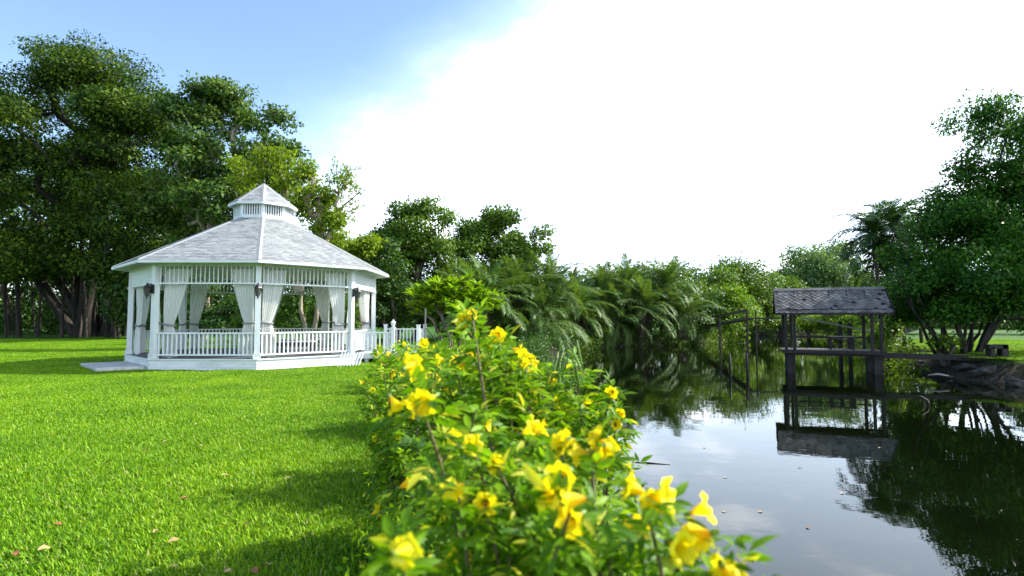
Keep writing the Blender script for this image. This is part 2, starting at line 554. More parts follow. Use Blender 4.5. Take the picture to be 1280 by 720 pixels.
gxs = axis(-45, 52, .45, [2, 6, 14, 30, 70, 160, 400, 1000, 2500])
gys = axis(-6, 95, .45, [2, 6, 14, 30, 70, 160, 400, 1000, 2500])
X, Y = np.meshgrid(gxs, gys)
Z = ground_z(X, Y)
nx, ny = len(gxs), len(gys)
idx = np.arange(nx * ny).reshape(ny, nx)
quads = np.stack([idx[:-1, :-1], idx[:-1, 1:], idx[1:, 1:], idx[1:, :-1]], -1).reshape(-1, 4)
gm = mesh_np('ground', np.stack([X, Y, Z], -1).reshape(-1, 3), quads, True)
tag(put('ground', gm, ground_mat()), 'mown green lawn with bare earth banks around the pond', kind='structure')
wm = mesh_np('water', np.array([(-.5, -45, WATER_Z), (60, -45, WATER_Z), (60, 100, WATER_Z), (-.5, 100, WATER_Z)]), np.array([[0, 1, 2, 3]]))
tag(put('water', wm, water_mat()), 'still dark green pond mirroring trees and sky', kind='structure')

# ------------------------------------------------------------------ grass blades (stuff, instanced patches)
def blade_patch(name, size, n, lmin, lmax, w, seed):
    rg = np.random.default_rng(seed)
    p = np.stack([rg.uniform(-size / 2, size / 2, n), rg.uniform(-size / 2, size / 2, n), np.full(n, -.005)], -1)
    az = rg.uniform(0, 2 * PI, n)
    lean = rg.uniform(.25, 1.25, n)
    L = rg.uniform(lmin, lmax, n)
    W = w * rg.uniform(.7, 1.3, n)
    d = np.stack([np.cos(az), np.sin(az), np.zeros(n)], -1)
    s = np.stack([-np.sin(az), np.cos(az), np.zeros(n)], -1)
    up = np.array([0, 0, 1.0])
    mid = p + d * (L * .45 * np.sin(lean * .7))[:, None] + up * (L * .5 * np.cos(lean * .7))[:, None]
    tip = mid + d * (L * .55 * np.sin(lean * 1.5))[:, None] + up * (L * .5 * np.cos(lean * 1.5))[:, None]
    h = (W / 2)[:, None]
    v = np.stack([p - s * h * .7, p + s * h * .7, mid + s * h, mid - s * h, tip], 1).reshape(-1, 3)
    b = np.arange(n)[:, None] * 5
    me = mesh_np(name, v, [b + np.array([[0, 1, 2, 3]]), b + np.array([[3, 2, 4]])])
    me.materials.append(M['grass'])
    return bpy.data.objects.new(name, me)      # source of the scatter, not linked to the scene


def scatter(name, pts, srcs, label, seed):
    rg = np.random.default_rng(seed)
    which = rg.integers(0, len(srcs), len(pts))
    me = bpy.data.meshes.new(name)
    me.from_pydata(pts.tolist(), [], [])
    a = me.attributes.new('rot', 'FLOAT_VECTOR', 'POINT')
    r = np.zeros((len(pts), 3)); r[:, 2] = rg.uniform(0, 2 * PI, len(pts))
    a.data.foreach_set('vector', r.astype(np.float32).ravel())
    a = me.attributes.new('which', 'INT', 'POINT')
    a.data.foreach_set('value', which.astype(np.int32))
    ng = bpy.data.node_groups.new(name + '_scatter', 'GeometryNodeTree')
    ng.interface.new_socket('Geometry', in_out='INPUT', socket_type='NodeSocketGeometry')
    ng.interface.new_socket('Geometry', in_out='OUTPUT', socket_type='NodeSocketGeometry')
    n, l = ng.nodes, ng.links
    gi, go = n.new('NodeGroupInput'), n.new('NodeGroupOutput')
    rt = n.new('GeometryNodeInputNamedAttribute'); rt.data_type = 'FLOAT_VECTOR'; rt.inputs['Name'].default_value = 'rot'
    e2r = n.new('FunctionNodeEulerToRotation'); l.new(rt.outputs['Attribute'], e2r.inputs[0])
    wh = n.new('GeometryNodeInputNamedAttribute'); wh.data_type = 'INT'; wh.inputs['Name'].default_value = 'which'
    jn = n.new('GeometryNodeJoinGeometry')
    for k, s in enumerate(srcs):
        oi = n.new('GeometryNodeObjectInfo'); oi.inputs['Object'].default_value = s; oi.inputs['As Instance'].default_value = True
        eq = n.new('FunctionNodeCompare'); eq.data_type = 'INT'; eq.operation = 'EQUAL'
        ints = [q for q in eq.inputs if q.type == 'INT']
        l.new(wh.outputs['Attribute'], ints[0]); ints[1].default_value = k
        ip = n.new('GeometryNodeInstanceOnPoints')
        l.new(gi.outputs[0], ip.inputs['Points']); l.new(oi.outputs['Geometry'], ip.inputs['Instance'])
        l.new(e2r.outputs[0], ip.inputs['Rotation']); l.new(eq.outputs['Result'], ip.inputs['Selection'])
        l.new(ip.outputs['Instances'], jn.inputs[0])
    l.new(jn.outputs[0], go.inputs[0])
    o = put(name, me, M['grass'])
    mod = o.modifiers.new('scatter', 'NODES'); mod.node_group = ng
    return tag(o, label, kind='stuff')


GAZ = np.array([-10.18, 23.1])


def lawn_pts(step, keep, seed):
    rg = np.random.default_rng(seed)
    a = np.arange(-62, 62, step); b = np.arange(0.6, 75, step)
    x, y = np.meshgrid(a, b)
    x = x.ravel() + rg.uniform(-.15, .15, x.size) * step; y = y.ravel() + rg.uniform(-.15, .15, y.size) * step
    sd_ = pond_sd(x, y)
    ok = keep(x, y) & (sd_ > 1.15 + step * .3) & (np.hypot(x - GAZ[0], y - GAZ[1]) > 4.55 + step * .5) & (np.abs(x) < y * .98 + 2)
    x, y = x[ok], y[ok]
    return np.stack([x, y, ground_z(x, y)], -1)


NEAR, MID, FAR = 9.0, 19.0, 46.0
near = lawn_pts(.5, lambda x, y: (y < NEAR) & (y > 2.0) & (x < 2), 1)
mid = lawn_pts(.8, lambda x, y: (y >= NEAR - .3) & (y < MID) & (x < 2), 2)
far = lawn_pts(1.4, lambda x, y: (y >= MID - .5) & (y < FAR) & (x < 40), 3)
srcs = [blade_patch('blade_patch', .78, 2100, .035, .085, .009, 20 + k) for k in range(3)]
scatter('grass', near, srcs, 'short broad-bladed lawn grass close to the flowering bushes', 31)
srcs = [blade_patch('blade_patch', 1.2, 3000, .035, .075, .011, 40 + k) for k in range(2)]
scatter('grass', mid, srcs, 'short mown lawn grass in front of the gazebo', 32)
srcs = [blade_patch('blade_patch', 2.0, 3400, .04, .09, .024, 50 + k) for k in range(2)]
scatter('grass', far, srcs, 'mown lawn grass around the gazebo and under the trees', 33)

# ------------------------------------------------------------------ gazebo
AP, DECK = 4.23, .37
RV = AP / math.cos(PI / 8)
SIDE = 2 * AP * math.tan(PI / 8)
gz = thing('gazebo', 'large white octagonal gazebo with shingled roof, cupola and tied-back curtains', 'gazebo', (GAZ[0], GAZ[1], 0))


def face(name, me, i, mat=None, parent=gz, ap_shift=0.0):
    """piece modelled for the face whose outward normal is -Y, turned to face i"""
    return put(name, me, mat, parent, (GAZ[0], GAZ[1], 0), (0, 0, i * PI / 4))


def octo(ap, z, rot=PI / 8):
    r = ap / math.cos(PI / 8)
    return [(r * math.cos(rot + k * PI / 4), r * math.sin(rot + k * PI / 4), z) for k in range(8)]


# deck
b = MB(); top, bot = octo(AP + .03, DECK), octo(AP + .03, DECK - .06)
b.add(bot + top, [tuple(range(7, -1, -1)), tuple(range(8, 16))] + [(k, (k + 1) % 8, 8 + (k + 1) % 8, 8 + k) for k in range(8)])
dk = put('deck', b.mesh('deck'), M['deck'], gz, (GAZ[0], GAZ[1], 0))
# plinth boards, three laps to each side
for j in range(3):
    z0 = -.02 + j * .113
    o_ = .045 - j * .002
    b = MB()
    s = (AP + o_) * math.tan(PI / 8)
    yb, yt = -(AP + o_ + .012), -(AP + o_ - .012)
    yi = -(AP - .02)
    si = AP * math.tan(PI / 8) - .02
    b.add([(-s, yb, z0), (s, yb, z0), (s, yt, z0 + .115), (-s, yt, z0 + .115), (-si, yi, z0), (si, yi, z0), (si, yi, z0 + .115), (-si, yi, z0 + .115)],
          [(0, 1, 2, 3), (3, 2, 6, 7), (1, 0, 4, 5), (5, 4, 7, 6), (0, 3, 7, 4), (2, 1, 5, 6)])
    pm = b.mesh('base_board')
    for i in range(8): face('base_board', pm, i, M['white_wood'])
# nosing under the rail
b = MB(); b.box((0, -(AP + .03), DECK - .025), (SIDE + .02, .1, .045))
nm = b.mesh('deck_edge')
for i in range(8): face('deck_edge', nm, i, M['white'])
# posts at the corners
EAVE_Z = 3.56
b = MB(); b.box((0, -(RV - .1), (DECK + EAVE_Z) / 2), (.17, .17, EAVE_Z - DECK)); b.box((0, -(RV - .1), DECK + .09), (.23, .23, .18)); b.box((0, -(RV - .1), 2.83), (.215, .215, .07))
pm = b.mesh('post')
for i in range(8): put('post', pm, M['white'], gz, (GAZ[0], GAZ[1], 0), (0, 0, PI / 8 + i * PI / 4))
# railings
HL = SIDE / 2 - .1
RT = DECK + .84
b1 = MB(); b1.box((0, -(AP - .1), RT), (2 * HL, .085, .05)); tr_m = b1.mesh('top_rail')
b1 = MB(); b1.box((0, -(AP - .1), DECK + .12), (2 * HL, .06, .05)); br_m = b1.mesh('bottom_rail')
b1 = MB(); b1.box((0, 0, (RT - DECK - .12) / 2), (.042, .042, RT - DECK - .12)); bal_m = b1.mesh('baluster')
NB = 22
for i in (0, 1, 2, 3, 4, 5, 6):
    t_ = face('top_rail', tr_m, i, M['white'])
    face('bottom_rail', br_m, i, M['white'])
    ca, sa = math.cos(i * PI / 4), math.sin(i * PI / 4)
    for k in range(NB):
        lx = -HL + (k + .7) * 2 * HL / (NB + .4)
        ly = -(AP - .1)
        put('baluster', bal_m, M['white'], gz, (GAZ[0] + lx * ca - ly * sa, GAZ[1] + lx * sa + ly * ca, DECK + .12), (0, 0, i * PI / 4))
# valance of upright slats under the eaves
VB, VT = 2.87, 3.5
b1 = MB(); b1.box((0, -(AP - .09), VB), (2 * HL, .07, .05)); vb_m = b1.mesh('valance_rail')
b1 = MB(); b1.box((0, -(AP - .09), VT), (2 * HL, .09, .09)); vt_m = b1.mesh('header_beam')
b1 = MB(); b1.box((0, 0, (VT - VB) / 2), (.028, .028, VT - VB)); vs_m = b1.mesh('valance_slat')
b1 = MB(); b1.box((0, -(AP - .075), (VB + VT) / 2), (2 * HL, .03, VT - VB)); hp_m = b1.mesh('header_panel')
NV = 22
for i in range(8):
    face('valance_rail', vb_m, i, M['white'])
    face('header_beam', vt_m, i, M['white'])
    if i in (2, 7):
        face('header_panel', hp_m, i, M['white_wood'])
        continue
    ca, sa = math.cos(i * PI / 4), math.sin(i * PI / 4)
    for k in range(NV):
        lx = -HL + (k + .7) * 2 * HL / (NV + .4)
        ly = -(AP - .09)
        put('valance_slat', vs_m, M['white'], gz, (GAZ[0] + lx * ca - ly * sa, GAZ[1] + lx * sa + ly * ca, VB), (0, 0, i * PI / 4))


# roofs
def shingle_face(ap0, z0, ap1, z1, course, width, seed):
    """shingles on the face with normal -Y, eave at (ap0, z0) rising to (ap1, z1)"""
    rg = random.Random(seed)
    sl = math.hypot(ap0 - ap1, z1 - z0)
    ux, uz = (ap0 - ap1) / sl, (z1 - z0) / sl          # up-slope: y += ux, z += uz
    nyv, nzv = -uz, ux                                  # outward normal (y, z)
    n = int(sl / course) + 1
    V, F = [], []

    def P(s, t, h):
        return (s, -ap0 + ux * t + nyv * h, z0 + uz * t + nzv * h)
    for c in range(n):
        t0, t1 = c * course - .02, min((c + 1) * course + .015, sl)
        hw = (ap0 - ux * max(0, t0)) * math.tan(PI / 8)
        hw1 = (ap0 - ux * t1) * math.tan(PI / 8)
        x = -hw - rg.random() * width * .6
        while x < hw:
            w = width * rg.uniform(.6, 1.25)
            a, e = max(-hw, x), min(hw, x + w - .006)
            x += w
            if e - a < .02: continue
            a1, e1 = max(-hw1, min(a, hw1)), min(hw1, max(e, -hw1))
            if e1 <= a1: continue
            h = rg.uniform(.012, .022)
            k = len(V)
            V.extend([P(a, t0, .003), P(e, t0, .003), P(e, t0, h), P(a, t0, h), P(e1, t1, .006), P(a1, t1, .006)])
            F.extend([(k, k + 1, k + 2, k + 3), (k + 3, k + 2, k + 4, k + 5)])
    me = bpy.data.meshes.new('shingles'); me.from_pydata(V, [], F)
    # each course overlaps the one below: alike pieces, far under ten pixels
    return me


def roof(prefix, ap0, z0, ap1, z1, course, width, top_closed):
    b = MB()
    s0, s1 = ap0 * math.tan(PI / 8), max(ap1, .002) * math.tan(PI / 8)
    th = .05
    b.add([(-s0, -ap0, z0 - .004), (s0, -ap0, z0 - .004), (s1, -ap1, z1 - .004), (-s1, -ap1, z1 - .004),
           (-s0, -ap0, z0 - .1), (s0, -ap0, z0 - .1), (s1, -ap1, z1 - th - .03), (-s1, -ap1, z1 - th - .03)],
          [(0, 1, 2, 3), (7, 6, 5, 4), (0, 4, 5, 1)])
    pm = b.mesh('roof_panel')
    sm = [shingle_face(ap0, z0, ap1, z1, course, width, 60 + k) for k in range(3)]
    b = MB()
    b.box((0, -(ap0 + .012), z0 - .045), (2 * (ap0 + .02) * math.tan(PI / 8), .028, .08))
    fm = b.mesh('fascia')
    r0, r1 = ap0 / math.cos(PI / 8), max(ap1, .01) / math.cos(PI / 8)
    b = MB()
    L = Vector((0, -r0, z0)), Vector((0, -r1, z1))
    hw = .09
    d = .028
    b.add([(-hw, L[0].y, L[0].z + d - .035), (0, L[0].y, L[0].z + d + .012), (hw, L[0].y, L[0].z + d - .035), (-hw, L[1].y, L[1].z + d - .035), (0, L[1].y, L[1].z + d + .012), (hw, L[1].y, L[1].z + d - .035)],
          [(0, 1, 4, 3), (1, 2, 5, 4), (0, 2, 1)])
    hm = b.mesh('hip_cap')
    for i in range(8):
        p = face(prefix + 'roof_panel', pm, i, M['white'])
        s = face('shingles', sm[i % 3], i, M['shingle'], p)
        s['kind'] = 'stuff'
        face('fascia', fm, i, M['white'])
        put('hip_cap', hm, M['hip'], gz, (GAZ[0], GAZ[1], 0), (0, 0, PI / 8 + i * PI / 4))


CW, CZ0 = 1.02, 5.6
roof('', AP + .5, 3.6, CW - .05, 5.66, .135, .2, False)
# cupola wall with louvred openings
b = MB(); s = CW * math.tan(PI / 8)
y0 = -CW
za, zb, zc, zd = CZ0 - .15, CZ0 + .17, CZ0 + .56, CZ0 + .72
so = s - .09
for (x0, x1, q0, q1) in ((-s, s, za, zb), (-s, s, zc, zd), (-s, -so, zb, zc), (so, s, zb, zc)):
    b.add([(x0, y0, q0), (x1, y0, q0), (x1, y0, q1), (x0, y0, q1)], [(0, 1, 2, 3)])
b.add([(-so, y0, zb), (so, y0, zb), (so, y0 + .05, zb), (-so, y0 + .05, zb)], [(0, 1, 2, 3)])
wmh = b.mesh('cupola_wall')
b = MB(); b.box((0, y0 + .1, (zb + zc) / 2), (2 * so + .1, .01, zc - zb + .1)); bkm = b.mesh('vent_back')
b = MB(); b.box((0, 0, 0), (.045, .035, zc - zb)); sm_ = b.mesh('vent_slat')
for i in range(8):
    w_ = face('cupola_wall', wmh, i, M['white'])
    face('vent_back', bkm, i, M['vent_dark'], w_)
    ca, sa = math.cos(i * PI / 4), math.sin(i * PI / 4)
    for k in range(7):
        lx = -so + (k + .5) * 2 * so / 7
        ly = y0 + .025
        put('vent_slat', sm_, M['white'], w_, (GAZ[0] + lx * ca - ly * sa, GAZ[1] + lx * sa + ly * ca, (zb + zc) / 2), (0, 0, i * PI / 4))
roof('cupola_', CW + .17, CZ0 + .66, .02, 7.2, .145, .3, True)
b = MB(); b.lathe((GAZ[0], GAZ[1], 7.1), [(.07, 0), (.08, .06), (.03, .1), (.05, .16), (.06, .2), (.03, .26), (.004, .34)], 10)
put('finial', b.mesh('finial', True), M['black_metal'], gz)


# lanterns on three corner posts
def lantern(i):
    a = -PI / 2 + PI / 8 + i * PI / 4
    dx, dy = math.cos(a), math.sin(a)
    bx_, by_ = GAZ[0] + dx * (RV - .01), GAZ[1] + dy * (RV - .01)
    c = Vector((bx_ + dx * .2, by_ + dy * .2, 0))
    b = MB(); b.box((bx_ + dx * .0, by_ + dy * .0, 2.68), (.12, .12, .3)); b.tube([(bx_, by_, 2.74), (bx_ + dx * .08, by_ + dy * .08, 2.84), (c.x, c.y, 2.82)], .022, 6)
    br = put('wall_lantern', b.mesh('lantern_bracket'), M['black_metal'], gz)
    b = MB(); b.lathe((c.x, c.y, 2.36), [(.055, .1), (.1, .34)], 6); put('glass', b.mesh('glass'), M['lamp_glass'], br)
    b = MB(); b.lathe((c.x, c.y, 2.36), [(.135, .335), (.12, .36), (.05, .45), (.02, .47), (.025, .5), (.003, .53)], 6); put('cap', b.mesh('cap'), M['black_metal'], br)
    b = MB(); b.lathe((c.x, c.y, 2.36), [(.005, -.03), (.025, .02), (.03, .06), (.075, .09), (.07, .115)], 6)
    for k in range(6):
        q = 2 * PI * k / 6
        b.bar((c.x + .06 * math.cos(q), c.y + .06 * math.sin(q), 2.46), (c.x + .105 * math.cos(q), c.y + .105 * math.sin(q), 2.7), .014)
    put('cage', b.mesh('cage'), M['black_metal'], br)


for i in (-1, 0, 1): lantern(i)


# curtains
def curtain_mesh(side, seed, flip=0):
    """for the face with normal -Y; side -1 at its left end, +1 at its right"""
    rg = np.random.default_rng(seed)
    nz, ns = 34, 44
    tie = 1.12 + rg.uniform(-.07, .07)
    wide = rg.uniform(.42, .68); nf = rg.uniform(5.5, 7.5)
    H = 3.36 - DECK
    z = np.linspace(0.02, H, nz)
    s = np.linspace(0, 1, ns)
    up = np.clip((z - tie) / (H - tie), 0, 1)
    w = np.where(z >= tie, .30 + wide * up ** .8, .30 + .16 * np.sin(np.clip((tie - z) / .9, 0, 1) * PI / 2))
    V = np.zeros((nz, ns, 3))
    ph = rg.uniform(0, 6)
    for a in range(nz):
        lean = .05
        x = (SIDE / 2 - .2) - s * w[a] - lean
        fold = np.sin(s * 2 * PI * nf + ph + .25 * math.sin(z[a] * 2)) * (.035 + .018 * (1 - up[a])) + np.sin(s * 2 * PI * 13 + ph * 2) * .008
        V[a, :, 0] = side * x
        V[a, :, 1] = -(AP - .26) + fold + .02 * math.sin(z[a] * 3 + ph)
        V[a, :, 2] = DECK + z[a] + .02 * np.sin(s * 9) * (z[a] < .1)
    i_ = np.arange(nz * ns).reshape(nz, ns)
    q = np.stack([i_[:-1, :-1], i_[:-1, 1:], i_[1:, 1:], i_[1:, :-1]], -1).reshape(-1, 4)
    return mesh_np('curtain', V.reshape(-1, 3), q, True), tie


def curtain(i, side, seed, label, group):
    me, tie = curtain_mesh(side, seed)
    o = put('curtain', me, M['curtain'], None, (GAZ[0], GAZ[1], 0), (0, 0, i * PI / 4))
    tag(o, label, 'curtain', group)
    b = MB()
    cx, cy = side * (SIDE / 2 - .42), -(AP - .26)
    pts = [(cx + .19 * math.cos(q), cy + .085 * math.sin(q), DECK + tie + .02 * math.cos(q) * side) for q in np.linspace(0, 2 * PI, 17)]
    b.tube(pts, .034, 6, False)
    b.tube([(cx + side * .19, cy, DECK + tie + .02), (side * (SIDE / 2 - .1), -(AP - .16), DECK + tie + .05)], .018, 5)
    put('tie_band', b.mesh('tie_band', True), M['tie'], o, (GAZ[0], GAZ[1], 0), (0, 0, i * PI / 4))


CL = {(7, -1): 'white curtain tied to the plain post of the unrailed step opening',
      (7, 1): 'white curtain tied to the lantern post inside the unrailed step opening',
      (0, -1): 'white curtain hanging behind the railing at the lantern post nearest the step',
      (0, 1): 'shaded white curtain at the front lantern post, on its step side',
      (1, -1): 'sunlit white curtain at the front lantern post, on its pond side',
      (1, 1): 'sunlit white curtain at the lantern post nearest the walkway',
      (2, -1): 'narrow white curtain around the corner from the walkway-side lantern post',
      (2, 1): 'white curtain at the last gazebo post before the walkway rail'}
for i in range(8):
    for side in (-1, 1):
        lb = CL.get((i, side))
        curtain(i, side, 100 + i * 2 + side, lb or 'white curtain tied back on the far side of the gazebo floor', 'curtains around the gazebo' if lb else 'curtains on the far side of the gazebo')

# concrete step
p0, p1, p2, p3 = on_z(127, 456, .1), on_z(145, 466, .1), on_z(181, 461.5, .1), on_z(158, 452, .1)
ctr = (p0 + p1 + p2 + p3) / 4
dirx = np.array([math.cos(-PI * .75), math.sin(-PI * .75)])   # face 7 normal
b = MB()
fc = np.array([GAZ[0], GAZ[1]]) + dirx * (AP + .06)
tn = np.array([-dirx[1], dirx[0]])
cs = [fc - tn * 1.45, fc + tn * 1.45, fc + tn * 1.45 + dirx * 1.35, fc - tn * 1.45 + dirx * 1.35]
b.add([(q[0], q[1], -.05) for q in cs] + [(q[0], q[1], .13) for q in cs], [(3, 2, 1, 0), (4, 5, 6, 7), (0, 1, 5, 4), (1, 2, 6, 5), (2, 3, 7, 6), (3, 0, 4, 7)])
tag(put('concrete_step', b.mesh('concrete_step', bevel=.015), M['concrete']), 'pale concrete step slab at the unrailed gazebo opening', 'step')


# benches standing in the gazebo
def bench(loc, rz, L, label):
    t = thing('bench', label, 'bench', loc)
    t.rotation_euler = (0, 0, rz)
    Mx = Matrix.Translation(Vector(loc)) @ Matrix.Rotation(rz, 4, 'Z')

    def part(name, b, mat):
        me = b.mesh(name, bevel=.006); me.transform(Mx)
        return put(name, me, mat, t)
    for k in range(4):
        part('seat_slat', MB().box((0, -.21 + k * .14, .43), (L, .125, .04)), M['white'])
    for x in (-L / 2 + .1, L / 2 - .1):
        for y in (-.22, .22):
            part('leg', MB().box((x, y, .2), (.07, .07, .42)), M['bench_dark'])
        part('leg_brace', MB().box((x, 0, .37), (.05, .5, .06)), M['bench_dark'])
    part('apron', MB().box((0, -.2, .33), (L - .15, .03, .14)), M['bench_dark'])
    return t


bench((-8.7, 22.2, DECK), R(4), 2.0, 'low white slatted bench standing nearer the sunlit gazebo railing')
bench((-9.0, 24.4, DECK), R(-12), 1.7, 'low white slatted bench standing farther back on the gazebo floor')

# walkway beside the gazebo
wk = thing('walkway', 'white railed timber walkway joining the gazebo on its pond side', 'walkway', (-4.9, 23.2, 0))
wx0, wx1, wy0, wy1 = GAZ[0] + AP + .06, -3.75, 21.9, 24.9
nb = int((wx1 - wx0) / .16)
for k in range(nb):
    x = wx0 + (k + .5) * (wx1 - wx0) / nb
    if k == 0: pl = MB().box((0, 0, 0), ((wx1 - wx0) / nb - .012, wy1 - wy0, .05)).mesh('deck_plank')
    put('deck_plank', pl, M['white_wood'], wk, (x, (wy0 + wy1) / 2, DECK - .03))
put('edge_beam', MB().box(((wx0 + wx1) / 2, wy0 - .01, DECK - .13), (wx1 - wx0, .06, .14)).mesh('edge_beam'), M['white_wood'], wk)
put('edge_beam', MB().box(((wx0 + wx1) / 2, wy1 + .01, DECK - .13), (wx1 - wx0, .06, .14)).mesh('edge_beam'), M['white_wood'], wk)
for x in (wx0 + .3, wx1 - .2):
    for y in (wy0 + .15, wy1 - .15):
        put('support', MB().box((x, y, .12), (.14, .14, .38)).mesh('support'), M['white_wood'], wk)


def rail_run(par, a, b, posts, zt=1.3, lantern_at=None):
    a, b = np.array(a), np.array(b)
    d = b - a; L = np.linalg.norm(d); rz = math.atan2(d[1], d[0])
    put('top_rail', MB().box((0, 0, 0), (L, .07, .05)).mesh('top_rail'), M['white'], par, ((a[0] + b[0]) / 2, (a[1] + b[1]) / 2, zt - .06), (0, 0, rz))
    put('bottom_rail', MB().box((0, 0, 0), (L, .05, .05)).mesh('bottom_rail'), M['white'], par, ((a[0] + b[0]) / 2, (a[1] + b[1]) / 2, DECK + .12), (0, 0, rz))
    n = int(L / .145)
    bm_ = MB().box((0, 0, (zt - .06 - DECK - .12) / 2), (.042, .042, zt - .06 - DECK - .12)).mesh('baluster')
    for k in range(n):
        q = a + d * (k + .5) / n
        put('baluster', bm_, M['white'], par, (q[0], q[1], DECK + .12), (0, 0, rz))
    for t in posts:
        q = a + d * t
        p = put('rail_post', MB().box((q[0], q[1], (DECK + zt + .12) / 2), (.13, .13, zt + .12 - DECK)).box((q[0], q[1], zt + .13), (.17, .17, .03)).mesh('rail_post'), M['white'], par)
        if lantern_at == t:
            put('post_lamp', MB().lathe((q[0], q[1], zt + .145), [(.03, 0), (.06, .04), (.09, .17), (.11, .18), (.03, .26), (.015, .3)], 8).mesh('post_lamp'), M['white'], p)


rail_run(wk, (wx0 + .35, wy1 - .06), (wx1, wy1 - .06), (0.02, .98))
rail_run(wk, (wx1 - .05, wy1 - .1), (wx1 - .05, wy0 + 1.2), (.98,))
rail_run(wk, (wx0 + .1, wy0 + .06), (wx0 + 1.35, wy0 + .06), (.97,), 1.22, .97)
# steps in front of the walkway
for k in range(2):
    s_ = put('stair_tread', MB().box((wx1 - .7, wy0 - .18 - .28 * k, DECK - .15 - .12 * k), (1.2, .28, .05)).mesh('stair_tread'), M['white_wood'], wk)
    put('riser', MB().box((wx1 - .7, wy0 - .07 - .28 * k, DECK - .23 - .12 * k), (1.2, .025, .13)).mesh('riser'), M['white_wood'], s_)
# slatted panel leaning against the plinth
lp = thing('slatted_panel', 'grey-white slatted timber panel leaning against the gazebo plinth', 'panel', (-5.95, 20.6, 0))
for k in range(8):
    x = -6.15 + k * .1
    put('slat', MB().bar((x - .06, 20.35 + .03 * k, .0), (x, 20.72 + .03 * k, .46), .055, .02).mesh('slat'), M['white_wood'], lp)
for q in (.12, .36):
    put('crosspiece', MB().bar((-6.22 - .06 * (1 - q / .46), 20.36 + .36 * q / .46, q), (-5.4 - .06 * (1 - q / .46), 20.62 + .36 * q / .46, q), .05, .02).mesh('crosspiece'), M['white_wood'], lp)

# ------------------------------------------------------------------ waterside pavilion
PV_A = R(-22)
ax = np.array([math.cos(PV_A), math.sin(PV_A), 0]); pr = np.array([-math.sin(PV_A), math.cos(PV_A), 0])   # along the ridge, away from camera
PC = (at(969, 363, 30.0) + at(1104, 358.5, 28.2)) / 2
PC[2] = 0
pv = thing('pavilion', 'dark open timber pavilion with a slate roof standing in the pond', 'pavilion', (PC[0], PC[1], WATER_Z))
PVM = Matrix(((ax[0], pr[0], 0, PC[0]), (ax[1], pr[1], 0, PC[1]), (0, 0, 1, 0), (0, 0, 0, 1)))


def pvp(name, b, mat, par=pv, bevel=0.0):
    me = b.mesh(name, bevel=bevel); me.transform(PVM)
    return put(name, me, mat, par)


PL = 4.95
RZ, EZ, HWD = 3.22, 1.98, 1.25
PDK = .13
# deck planks and frame
for k in range(11):
    y = -1.32 + k * .24
    pvp('deck_plank', MB().box((.0, y, PDK - .03 - .004 * (k % 2)), (PL - .55 + .06 * (k % 3), .225, .05)), M['plank'])
for y in (-1.25, 0, 1.1):
    pvp('deck_beam', MB().box((0, y, PDK - .16), (PL - .7, .12, .19)), M['old_wood'])
pvp('deck_fascia', MB().box((0, -1.47, PDK - .07), (PL - .5, .05, .16)), M['old_wood'])
for x in (-1.85, 1.9):
    for y in (-1.1, 1.0):
        pvp('pier', MB().box((x, y, -1.2), (.38 if y < 0 else .28, .34, 2.2)), M['pier'], bevel=.02)
        for dx in (-.19, .19):
            pvp('post', MB().box((x + dx, y + .03, (PDK + EZ + .1) / 2), (.135, .135, EZ + .2 - PDK)), M['old_wood'], bevel=.01)
        pvp('strut', MB().bar((x, y, EZ - .5), (x + (.55 if x < 0 else -.55), y, EZ + .02), .07, .07), M['old_wood'])
for y in (-1.07, 1.03):
    pvp('wall_plate', MB().box((0, y, EZ + .12), (PL - .3, .12, .14)), M['old_wood'])
for x in (-1.85, 0, 1.9):
    pvp('tie_beam', MB().box((x, 0, EZ + .2), (.12, 2.2, .14)), M['old_wood'])
pvp('ridge_beam', MB().box((0, 0, RZ - .12), (PL - .1, .1, .16)), M['old_wood'])
for x in np.linspace(-PL / 2 + .12, PL / 2 - .12, 7):
    for s in (-1, 1):
        pvp('rafter', MB().bar((x, s * .05, RZ - .07), (x, s * HWD, EZ - .07), .06, .09), M['old_wood'])
